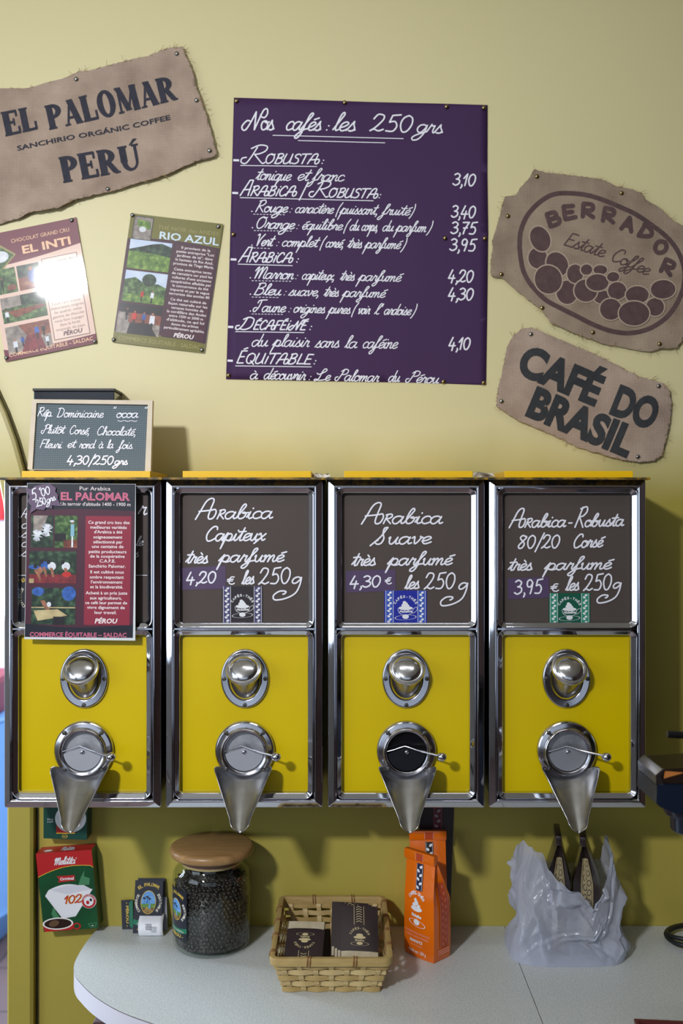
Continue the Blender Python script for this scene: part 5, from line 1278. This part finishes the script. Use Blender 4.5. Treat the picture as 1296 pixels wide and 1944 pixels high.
for k in range(330):
    r_ = .071*math.sqrt((k+.5)/330); ph_ = k*2.39996; z = .1315+.006*(1-r_/.071)+random.uniform(-.001,.003)
    bean3(bm, Vector((JX+r_*math.cos(ph_), JY+r_*math.sin(ph_), CT+z)), Vector((random.uniform(-.6,.6),random.uniform(-.6,.6),1)).normalized())
o = obj('coffee_beans', bm, BEAN, t, smooth=True); o['kind'] = 'stuff'
# label wrapped on the glass
a = Art(); packet_card(a, 0, 0, 54, 98)
def jmap(x, y, l):
    ph_ = math.radians(-PI*0) ; ang = math.radians(190+ (x/54.0)*49); r_ = JR+.0006+l
    return Vector((JX+r_*math.cos(ang), JY+r_*math.sin(ang), CT+.130-y*.00100))
a.build('jar_label', jmap, t, grid=3, step=.00012, label='navy and gold label on the glass')

# ------------------------------------------------------------------ woven basket with coffee sachets
BAM = M('bamboo', (184,160,104), .5, noise=(16,.3,(160,132,78)), scale2=(2,2,12)); BAM2 = M('bamboo_light', (200,180,128), .5, noise=(18,.3,(180,152,100))); TIE = M('rattan_tie', (128,88,46), .6)
BX = -.0185; BZ = CT+.0005
y_r, y_f, yb_r, yb_f = -.030, -.318, -.052, -.288     # rim and base, back and front
hw_r, hw_b, HB = .1065, .0865, .072
t = thing('woven_basket', 'shallow woven bamboo basket holding brown coffee sachets on the worktop', 'basket', (BX,(yb_r+yb_f)/2,BZ))
def wall_pt(side, u, z):
    """side 0 front, 1 right, 2 back, 3 left; u along 0..1; z 0..1 up; lower edge smaller than the rim"""
    k = z; hw = hw_b+(hw_r-hw_b)*k; yf = yb_f+(y_f-yb_f)*k; yr = yb_r+(y_r-yb_r)*k
    c = [(-hw,yf),(hw,yf),(hw,yr),(-hw,yr)]; p, q = c[side], c[(side+1)%4]
    n = [(0,-1),(1,0),(0,1),(-1,0)][side]
    return Vector((BX+p[0]+(q[0]-p[0])*u, p[1]+(q[1]-p[1])*u, BZ+z*HB)), Vector((n[0],n[1],0))
bm = bmesh.new()
def strip(side, pts, half, thick, mi, vertical):
    loops = []
    for u, z, off in pts:
        c, n = wall_pt(side, u, z); c = c+n*off
        e = Vector((0,0,half)) if not vertical else (wall_pt(side,1,.5)[0]-wall_pt(side,0,.5)[0]).normalized()*half
        th = n*thick
        loops.append([c-e, c+e, c+e+th, c-e+th])
    loft(bm, loops, mi, True, True, True)
for side in range(4):
    nst = 7 if side in (0,2) else 9
    for row in range(5):
        z = .07+row*.175
        pts = []
        n = nst*6
        for i in range(n+1):
            u = i/n; pts.append((u, z, .0022*math.sin(PI*(u*nst)+PI*row)))
        strip(side, pts, .0047, .0012, row%2, False)
    for s_ in range(nst):
        u = (s_+.5)/nst
        pts = [(u, z_/12.0*.92, -.0022*math.sin(PI*(u*nst))*math.cos(PI*(z_/12.0*.92-.07)/.175)) for z_ in range(13)]
        strip(side, pts, .0046, .0011, 1, True)
obj('woven_wicker_wall', bm, [BAM, BAM2], t)
bm = bmesh.new(); box(bm, BX-hw_b, BX+hw_b, yb_f, yb_r, BZ, BZ+.003, bev=.001); obj('basket_floor', bm, BAM, t)
bm = bmesh.new()
RIMP = [(-.0055,-.012),(.0005,-.013),(.0045,-.012),(.0055,-.003),(.0045,.002),(0,.003),(-.0045,.002),(-.0055,-.003)]
loops = []
cor = []
for (cx, cy, st) in ((hw_r-.012,y_f+.012,3),(hw_r-.012,y_r-.012,0),(-hw_r+.012,y_r-.012,1),(-hw_r+.012,y_f+.012,2)):
    for i in range(7):
        q = PI/2*(st+i/6); cor.append((cx+.012*math.cos(q), cy+.012*math.sin(q), math.cos(q), math.sin(q)))
n = len(cor)
rows = [[Vector((BX+x+nx*o_, y+ny*o_, BZ+HB+h_)) for x,y,nx,ny in cor] for o_, h_ in RIMP]
loft(bm, rows+[rows[0]], 0); obj('basket_rim', bm, BAM, t, smooth=True, flat_angle=50)
for side, us in ((0,(.31,.70)),(1,(.2,.42,.65,.9)),(2,(.3,.68)),(3,(.2,.42,.65,.9))):
    for u in us:
        bm = bmesh.new(); c, n_ = wall_pt(side,u,1.0); e = (wall_pt(side,1,.5)[0]-wall_pt(side,0,.5)[0]).normalized()
        for off in (-.0024, .0024):
            pts = [c+n_*(.0066*math.cos(q))+Vector((0,0,-.005+.0095*math.sin(q)))+e*(off+.0008*math.sin(q)) for q in [2*PI*i/14 for i in range(15)]]
            tube(bm, pts, .0012, 6)
        obj('rim_tie', bm, TIE, t, smooth=True)
SACH = M('sachet_brown', (52,40,40), .42, noise=(8,.3,(44,34,34))); SACHC = M('sachet_cream', (196,184,156), .6, noise=(60,.3,(160,148,120))); SG = M('sachet_gold', (196,180,136), .4)
def sachet(label, loc, rx, ry, rz, flip=False, cream=True):
    t = thing('coffee_sachet', label, 'sachet', loc, 0, 'brown coffee sachets in the basket'); t.rotation_euler = (rx, ry, rz)
    # local: x across, z up the sheet, front towards -y, foot at z=0
    bm = bmesh.new(); W2, H2 = .036, .108; rows = []
    for k in range(13):
        v = k/12; th = .0036*math.sin(PI*min(max(v,.02),.98))**.5
        rows.append([(-W2,0,v*H2),(-W2*.6,-th,v*H2),(0,-th*1.15,v*H2),(W2*.6,-th,v*H2),(W2,0,v*H2),(W2*.6,th,v*H2),(0,th*1.15,v*H2),(-W2*.6,th,v*H2)])
    loft(bm, rows, 0, True, True, True); obj('packet', bm, SACH, t, smooth=True, flat_angle=60, world=False)
    def mp(x, y, l):
        u, v = (x-50)/50.0, 1-y/150.0
        if flip: u, v = -u, 1-v
        th = .0036*math.sin(PI*min(max(v,.02),.98))**.5; a_ = abs(u)
        yy = -th*1.15+(.15*th)*(a_/.6) if a_ < .6 else -th*(1-(a_-.6)/.4)
        return Vector((u*W2, yy-.0005-l, v*H2))
    a = Art(); sg = SG
    for x in (36,62): a.stroke([(x,2),(x,56)],1.2,sg,1,False,caps=False)
    for k in range(7): a.stroke([(42,6+k*7),(49,3+k*7),(56,6+k*7)],1.6,sg,1)
    a.arc_text('CAFÉS-THÉS', 50, 92, 24, 160, 20, 6, sg, 1, .02); a.ellipse(50,90,16,4,sg,1); a.ellipse(50,84,9,4,sg,1); a.text('Mokafina',(38,100),(62,100),5,sg,1,.03); a.ellipse(50,107,24,5,sg,1,0,24,ring=1.6); a.ellipse(50,106,8,4,sg,1)
    a.build('printed_front', mp, t, grid=8, step=.0001, world=False)
    if cream:
        a = Art(); a.rect(2,126,98,150,SACHC,1); a.build('cream_band', mp, t, grid=8, step=.0001, world=False)
    return t
bz = CT+.012
import itertools
sachet('brown sachet lying upside down with a cream end, alone at one side of the basket', (BX-.055,-.281,bz+.022), math.radians(-62), 0, math.radians(-4), flip=True)
sachet('brown sachet mostly covered by the upside-down one in the basket', (BX-.036,-.262,bz+.004), math.radians(-64), math.radians(5), math.radians(4), flip=True, cream=False)
sachet('front brown sachet of the leaning stack, cup emblem upright and cream foot showing', (BX+.052,-.268,bz+.034), math.radians(-50), math.radians(4), math.radians(3))
for k, wd in enumerate(('second','third','fourth')):
    sachet('brown sachet, %s from the front of the leaning stack in the basket' % wd, (BX+.046-.006*k,-.256+.0125*k,bz+.030-.002*k), math.radians(-50), math.radians(4), math.radians(3-k*.5))

# ------------------------------------------------------------------ coffee bags
ORANGE = M('orange_foil_bag', (226,108,10), .25, spec=.5, coat=.35, bump=(34,.35,.004)); ORANGE_P = M('bag_pale_print', (240,170,150), .4); ORD = M('bag_red_stripe', (186,72,34), .35)
BROWNBAG = M('brown_foil_bag', (40,30,28), .28, coat=.3, bump=(30,.35,.004)); TANSTRIP = M('tan_strip', (150,136,100), .4); BLUETAPE = M('blue_seal', (24,30,66), .35); BLKTAPE = M('black_seal', (22,20,26), .4)
def coffee_bag(label, loc, rz, w_, dp_, h_, m, prints, seal, gusset, fold=(0.0,0.0), group=None, brown=False):
    t = thing('coffee_bag', label, 'coffee bag', loc, rz, group)
    # local: front face towards -y, foot at z=0
    rows = []
    N = 24
    for k in range(N+1):
        v = k/N; z = v*(h_-.012)
        if v < .62: s = 1.0+.03*math.sin(v*5)
        else: s = max(.07, 1.0-(v-.62)/.38*.95)
        hd = dp_/2*s; hw = w_/2*(1.0+.02*math.sin(v*6)); 
        if v < .04: hd *= .95; hw *= .97
        pin = 0 if v < .5 else (v-.5)/.5*w_*.16
        fx = fold[0]*max(0,v-.6)/.4; fy = fold[1]*max(0,v-.6)/.4
        rows.append([(x+fx, y+fy, z) for x, y in ((-hw,-hd),(-hw*.5,-hd-.002),(0,-hd-.003),(hw*.5,-hd-.002),(hw,-hd),(hw-pin*.5,-hd*.5),(hw-pin,0),(hw-pin*.5,hd*.5),(hw,hd),(hw*.5,hd+.002),(0,hd+.003),(-hw*.5,hd+.002),(-hw,hd),(-hw+pin*.5,hd*.5),(-hw+pin,0),(-hw+pin*.5,-hd*.5))])
    bm = bmesh.new(); loft(bm, rows, 0, True, True, True); obj('bag_body', bm, m, t, smooth=True, flat_angle=38, world=False)
    fx, fy = fold; zt = h_-.014
    bm = bmesh.new(); box(bm, fx-w_*.52, fx+w_*.52, fy-.0085, fy+.004, zt-.008, zt+.012, bev=.003); ft = obj('folded_top', bm, m, t, smooth=True, flat_angle=50, world=False)
    def fm(x, y, l):      # x 0..1 across the front, y 0..1 from top down, on the front face
        v = 1-y; l += .0008
        s = 1.0+.03*math.sin(v*5) if v < .62 else max(.07, 1.0-(v-.62)/.38*.95)
        ffx = fx*max(0,v-.6)/.4; ffy = fy*max(0,v-.6)/.4
        a_ = abs(x-.5)*2
        return Vector(((x-.5)*w_+ffx, -dp_/2*s-.0005-.0028*(1-a_*.9)-l+ffy, v*(h_-.012)))
    def sm(x, y, l):      # the side gusset, towards +x
        v = 1-y; s = .98 if v < .62 else max(.07, 1.0-(v-.62)/.38*.95)
        pin = 0 if v < .5 else (v-.5)/.5*w_*.16; q = abs(x-.5)*2
        return Vector((w_/2*(1.03)-pin*(1-q)+.0012+l+fx*max(0,v-.6)/.4, (x-.5)*dp_*s+fy*max(0,v-.6)/.4, v*(h_-.012)))
    mp = lambda f: (lambda x, y, l: f(x/100.0, y/260.0, l))
    if prints:
        a = Art(); prints(a); a.build('printed_front', mp(fm), t, grid=12, step=.00015, world=False)
    if gusset:
        a = Art(); gusset(a); a.build('gusset_print', mp(sm), t, grid=12, step=.0002, world=False)
    if seal:
        a = Art(); a.poly([(42,16),(64,16),(64,82),(42,82)], seal, 1)
        for e in (44,62): a.stroke([(e,17),(e,81)],.9,BEANW,2,False,caps=False)
        for k in range(6): bean(a, 53+(-4 if k%2 else 4), 24+k*10, 5.0, BEANW, 2, .6 if k%2 else -.6)
        a.build('seal_tape', mp(fm), t, grid=8, step=.0004, world=False, label='dark tape strip with white beans')
    a = Art(); a.rect(.40,0,.66,1,m if brown else ORD,1)
    for e in (.41,.65): a.stroke([(e,0),(e,1)],.012,ORANGE_P,2,False,caps=False)
    a.build('top_fold_print', lambda x, y, l: Vector((fx+(x-.5)*w_, fy-.0088-l, zt+.0095-.0145*y)), t, step=.0003, world=False)
    return t
def orange_front(a):
    W__ = BEANW; cx, cy = 45, 118; s = 1.25
    a.arc_text('CAFÉS-THÉS', cx, cy, 25, 150, 30, 8, W__, 1, .03)
    for ex, ey, er in ((0,-4,7),(-8,3,6),(8,4,5),(-3,-11,5)): a.ellipse(cx+ex, cy+ey, er, er*1.0, W__, 1, 0, 14)
    a.ellipse(cx, cy+12, 19, 7, W__, 1); a.text('Mokafina',(cx-16,cy+33),(cx+17,cy+35),8,W__,1,.05); a.ellipse(cx+2, cy+50, 28, 9, W__, 1, .12, 26, ring=2.4); a.ellipse(cx+1, cy+47, 10, 8, W__, 1)
    a.text('TORRÉFACTION ARTISANALE',(6,196),(88,198),6,ORANGE_P,1); a.text('THÉS ET CAFÉS D\'ORIGINE',(8,206),(84,208),6,ORANGE_P,1)
    a.text('BIARRITZ',(22,219),(66,220),7,W__,1,.04); a.text('rue du Helder',(24,228),(66,229),4.5,ORANGE_P,1); a.text('05 59 24 00 00',(28,234),(64,235),4,ORANGE_P,1) if False else None
    a.text('Poids net : 250 g',(18,246),(76,248),8,W__,1,.02)
def orange_side(a):
    a.rect(34,60,84,224,ORD,1)
    for e in (36,82): a.stroke([(e,62),(e,222)],1.4,ORANGE_P,2,False,caps=False)
    for k in range(18): bean(a, 59+(-9 if k%2 else 9), 70+k*8.6, 7, M('pale_orange_bean',(206,110,76),.4), 2, .5 if k%2 else -.5)
    for k in range(3): a.rect(20,230+k*5,90,232+k*5,ORANGE_P,1)
f0, f1, f2 = K(768,1808), K(825,1832), K(850,1815)
ctr = (f0+f2)/2; ang = math.atan2(f1.y-f0.y, f1.x-f0.x)
coffee_bag('orange coffee bag standing in front, its folded top tilted and white cup print', (ctr.x+.002, ctr.y, CT+.0005), ang, (f1-f0).length*.97, (f2-f1).length, .205, ORANGE, orange_front, BLUETAPE, orange_side, fold=(-.010,-.006), group='orange coffee bags')
coffee_bag('orange coffee bag standing against the wall, half hidden behind the front one', (.1795,-.034,CT+.0005), 0, .075, .046, .216, ORANGE, None, BLKTAPE, None, group='orange coffee bags')

# brown strip on the wall behind the orange bags
t = thing('hanging_strip', 'dark brown hanging strip with a red bean ribbon behind the orange bags', 'paper strip', WL(826,1711))
a = Art(); a.poly([(793,1515),(862,1515),(855,1711),(800,1711)], M('strip_brown',(44,30,34),.4), 0); o = a.build('strip_sheet', plane_map(DW, lambda x,y: .0012), t); solidify(o,.0008,0)
a = Art(); a.poly([(822,1515),(839,1515),(838,1705),(820,1705)], M('strip_wine',(92,34,44),.4), 1)
for e in (823.5,837.5): a.stroke([(e,1515),(e,1705)],.7,M('strip_pink',(150,96,104),.4),2,False,caps=False)
for k in range(19): bean(a, 830+(-2.2 if k%2 else 2.2), 1520+k*9.5, 4, M('strip_bean',(150,130,140),.4), 2, .6 if k%2 else -.6)
a.build('ribbon_print', plane_map(DW, lambda x,y: .0019), t)

# ------------------------------------------------------------------ carrier bag with two brown bags
def brown_side(a):
    a.rect(30,40,78,250,TANSTRIP,1)
    for e in (35,73): a.stroke([(e,42),(e,248)],1.6,BROWNBAG,2,False,caps=False)
    for k in range(18): a.ellipse(54+(-8 if k%2 else 8), 52+k*11, 9, 7, BROWNBAG, 2, .5 if k%2 else -.5, 14, ring=2.4)
coffee_bag('dark brown coffee bag leaning in the carrier bag, nearer the jar side', (.432,-.108,CT+.006), -PI/2-.16, .078, .050, .236, BROWNBAG, None, None, brown_side, fold=(.004,.004), group='brown coffee bags in the carrier bag', brown=True)
coffee_bag('dark brown coffee bag leaning in the carrier bag, nearer the grinder side', (.492,-.106,CT+.006), -PI/2-.24, .078, .050, .232, BROWNBAG, None, None, brown_side, fold=(.004,-.004), group='brown coffee bags in the carrier bag', brown=True)
def plastic():
    m = bpy.data.materials.new('thin_plastic'); m.use_nodes = True; nt = m.node_tree; nt.nodes.clear()
    out = nt.nodes.new('ShaderNodeOutputMaterial'); N_ = nt.nodes.new
    df = N_('ShaderNodeBsdfDiffuse'); df.inputs[0].default_value = rgb((232,238,255)); tl_ = N_('ShaderNodeBsdfTranslucent'); tl_.inputs[0].default_value = rgb((220,226,244))
    tr = N_('ShaderNodeBsdfTransparent'); gl = N_('ShaderNodeBsdfGlossy'); gl.inputs['Roughness'].default_value = .22
    m1 = N_('ShaderNodeMixShader'); m1.inputs[0].default_value = .5; nt.links.new(df.outputs[0], m1.inputs[1]); nt.links.new(tl_.outputs[0], m1.inputs[2])
    lw = N_('ShaderNodeLayerWeight'); lw.inputs[0].default_value = .5; mr = N_('ShaderNodeMapRange'); nt.links.new(lw.outputs['Facing'], mr.inputs[0]); mr.inputs[1].default_value = 0.0; mr.inputs[2].default_value = .75; mr.inputs[3].default_value = .40; mr.inputs[4].default_value = .06
    m2 = N_('ShaderNodeMixShader'); nt.links.new(mr.outputs[0], m2.inputs[0]); nt.links.new(m1.outputs[0], m2.inputs[1]); nt.links.new(tr.outputs[0], m2.inputs[2])
    fr = rim_gloss(nt, .05, .35); m3 = N_('ShaderNodeMixShader'); nt.links.new(fr.outputs[0], m3.inputs[0]); nt.links.new(m2.outputs[0], m3.inputs[1]); nt.links.new(gl.outputs[0], m3.inputs[2])
    tc = N_('ShaderNodeTexCoord'); vo = N_('ShaderNodeTexVoronoi'); vo.feature = 'DISTANCE_TO_EDGE'; vo.inputs['Scale'].default_value = 26
    no = N_('ShaderNodeTexNoise'); no.inputs['Scale'].default_value = 12; ad = N_('ShaderNodeMixRGB'); ad.blend_type = 'ADD'; ad.inputs[0].default_value = .12
    nt.links.new(tc.outputs['Object'], no.inputs['Vector']); nt.links.new(tc.outputs['Object'], ad.inputs[1]); nt.links.new(no.outputs['Color'], ad.inputs[2]); nt.links.new(ad.outputs[0], vo.inputs['Vector'])
    bp = N_('ShaderNodeBump'); bp.inputs['Strength'].default_value = .30; bp.inputs['Distance'].default_value = .006; nt.links.new(vo.outputs['Distance'], bp.inputs['Height'])
    for n__ in (df, tl_, gl, lw): nt.links.new(bp.outputs[0], n__.inputs['Normal'])
    nt.links.new(m3.outputs[0], out.inputs[0]); return m
t = thing('plastic_bag', 'crumpled translucent white carrier bag holding two brown coffee bags', 'carrier bag', (.452,-.11,CT))
GX, GY = .450, -.112
bm = bmesh.new(); NA, NZ = 300, 110
rnd = random.Random(11)
cre = [(rnd.uniform(0,2*PI), rnd.uniform(-2.4,2.4), rnd.uniform(.05,.20), rnd.uniform(-.007,.010), rnd.uniform(0,1), rnd.uniform(.12,.5)) for _ in range(130)]
def topz(q):
    # q measured from the front (camera side), + to the right; front mouth dips in a V, the handles rise at both sides
    d_ = math.degrees((q+PI) % (2*PI)-PI)
    P_ = [(-180,.150),(-140,.165),(-110,.198),(-85,.214),(-62,.222),(-42,.226),(-29,.212),(-20,.178),(-9,.158),(0,.140),(9,.120),(15,.106),(20,.124),(27,.142),(44,.157),(53,.172),(62,.206),(72,.226),(95,.226),(108,.204),(125,.16),(150,.15),(180,.150)]
    for (a0,z0),(a1,z1) in zip(P_,P_[1:]):
        if a0 <= d_ <= a1: s = (d_-a0)/(a1-a0); s = s*s*(3-2*s); return z0+(z1-z0)*s
    return .135
rows = []
for j in range(NZ+1):
    v = j/NZ; row = []
    for i in range(NA):
        q = 2*PI*i/NA; zt = topz(q); z = zt*v
        sx, cy_ = math.sin(q), -math.cos(q)
        hx = .102-.012*(z/.22)+.010*math.exp(-((z-.02)/.02)**2); hy = .080-.018*(z/.22)
        if sx < 0: hx = .118-.16*z+.35*z*z*(1 if z > .03 else 1)
        e = .50+.22*min(1.0, v*2.5)
        px = hx*math.copysign(abs(sx)**e, sx); py = hy*math.copysign(abs(cy_)**e, cy_)
        amp = min(1.0, .25+v*3) 
        off = 0.0
        for a0, sl_, wd, am, ph_, hh in cre:
            u = (q-a0-sl_*(v-.5)+PI) % (2*PI)-PI
            w2 = max(0.0, 1-abs(v-ph_)/hh)
            if abs(u) < wd and w2 > 0: off += am*(1-abs(u)/wd)*w2
        off -= .014*math.exp(-((v-.28)/.12)**2)*(0.5+.5*math.sin(3*q+1))
        L = math.hypot(px,py) or 1
        k = 1+off*amp*1.5/L
        if v > .62: 
            k2 = 1-.10*(v-.62)/.38*(abs(sx)**2)*(1 if sx > 0 else .6); k *= k2
        zz = z+.0008+(.004*math.sin(5*q+2)+.003*math.sin(9*q))*v
        row.append((GX+px*k, min(GY+py*k, -.004), CT+max(zz,.0008)))
    rows.append(row)
floor_row = [(GX+(x-GX)*.55, GY+(y-GY)*.55, CT+.0009) for x,y,z in rows[0]]
loft(bm, [floor_row]+rows, 0, True, True, False)
o = obj('bag_film', bm, plastic(), t, smooth=True, flat_angle=32)

# ------------------------------------------------------------------ grinder at the picture edge, its cable, and the tray
NB = M('blue_black_plastic', (18,28,46), .28, coat=.3); TRAY = M('hopper_smoke', (40,30,24), .12, coat=.8)
gd = 1.60
gx = lambda px: (px-648)*gd/F
gz = lambda py: CZ-(py-972)*gd/F
gy = CY+gd
t = thing('coffee_grinder', 'blue-black coffee grinder head reaching in from the picture edge', 'grinder', (.72,gy,CT))
bm = bmesh.new(); box(bm, .67,.90, gy-.10,gy+.12, CT, CT+.03, bev=.006); obj('grinder_base', bm, NB, t, smooth=True, flat_angle=40)
bm = bmesh.new(); box(bm, .665,.82, gy-.06,gy+.08, CT+.03, gz(1470), bev=.012); obj('motor_body', bm, NB, t, smooth=True, flat_angle=40)
bm = bmesh.new(); x0 = gx(1228)
pr = [(x0,gz(1476)),(x0-.001,gz(1508)),(x0+.004,gz(1514)),(gx(1262),gz(1527)),(.66,gz(1540)),(.66,gz(1474)),(x0+.006,gz(1474))]
loft(bm, [[(x, y_, z) for x, z in pr] for y_ in (gy-.05, gy-.046, gy+.046, gy+.05)], 0, True, True, True); obj('doser_housing', bm, NB, t, smooth=True, flat_angle=35)
bm = bmesh.new(); pr = [(x0+.002,gz(1473)),(x0+.001,gz(1462)),(x0+.012,gz(1447)),(.66,gz(1436)),(.66,gz(1473))]
loft(bm, [[(x, y_, z) for x, z in pr] for y_ in (gy-.044, gy+.044)], 0, True, True, True); obj('doser_lid', bm, TRAY, t)
bm = bmesh.new(); pr = [(x0-.0005,gz(1474)),(x0-.001,gz(1457)),(x0+.009,gz(1446)),(x0+.013,gz(1449)),(x0+.007,gz(1460)),(x0+.012,gz(1474))]
loft(bm, [[(x, y_, z) for x, z in pr] for y_ in (gy-.047, gy+.047)], 0, True, True, True); obj('lid_trim', bm, CHROME_S, t, label='chrome end of the lid')
bm = bmesh.new(); pr = [(x0+.0135,gz(1450)),(gx(1281),gz(1453)),(x0+.0125,gz(1464))]
loft(bm, [[(x, y_, z) for x, z in pr] for y_ in (gy-.0446, gy-.0441)], 0, True, True, True); obj('lid_window', bm, M('orange_window',(190,120,60),.3), t, label='orange triangular window')
bm = bmesh.new(); lathe(bm, [(.0001,gz(1526)),(.046,gz(1526)),(.0465,gz(1540)),(.044,gz(1546)),(.0365,gz(1549)),(.0355,gz(1574)),(.033,gz(1577)),(.0001,gz(1577))], 'z', 40, (.5625+.003,gy,0)); obj('spout', bm, NB, t, smooth=True, flat_angle=40)
bm = bmesh.new(); lv = [(gx(1262),gy-.01,gz(1391)),(gx(1275),gy-.01,gz(1391.5)),(gx(1296),gy-.01,gz(1393)),(.66,gy-.01,gz(1398)),(.70,gy-.005,gz(1440)),(.70,gy,gz(1480))]
tube(bm, lv, [.0060,.0062,.0058,.006,.007,.008], 10); obj('lever', bm, BLACK, t, smooth=True, flat_angle=50)
bm = bmesh.new(); RB = M('cable_rubber', (26,28,28), .45)
pts = []
cx_, cy_ = .725, -.080
for i in range(150):
    q = i/150*2*PI*3.1+.4; k = i/150
    pts.append((cx_+(.062+.007*math.sin(q*.37+1))*math.cos(q)+.008*math.sin(k*9), cy_+(.050+.005*math.cos(q*.6))*math.sin(q)+.012*(k-.5), CT+.0055+.011*k+.004*(1+math.sin(q*1.0+k*3))))
pts += [(.80,-.10,CT+.02),(.83,-.22,CT+.012),(.80,-.36,CT+.010),(.76,gy+.125,CT+.012)]
tube(bm, pts, .0044, 8); o = obj('power_cable', bm, RB, None, smooth=True); tag(o, 'coiled dark rubber cable lying on the worktop by the wall', 'cable')
t = thing('wooden_tray', 'flat dark red-brown tray corner at the bottom picture edge on the worktop', 'tray', (.62,-.44,CT))
bm = bmesh.new(); a0 = math.radians(-5); c, s = math.cos(a0), math.sin(a0)
bx = box(bm, 0,.15,-.09,0, CT+.0005, CT+.012, bev=.003)
for v in bm.verts: x, y = v.co.x, v.co.y; v.co.x, v.co.y = .496+x*c-y*s, -.420+x*s+y*c
obj('tray_board', bm, M('tray_maroon',(84,38,40),.4), t)
bm = bmesh.new()
for (p,q,r,s_) in ((0,.15,-.006,0),(0,.15,-.09,-.084),(0,.006,-.084,-.006),(.144,.15,-.084,-.006)): box(bm, p,q,r,s_, CT+.012, CT+.017)
for v in bm.verts: x, y = v.co.x, v.co.y; v.co.x, v.co.y = .496+x*c-y*s, -.420+x*s+y*c
obj('tray_rim_edging', bm, M('tray_rim',(100,46,46),.35), t)
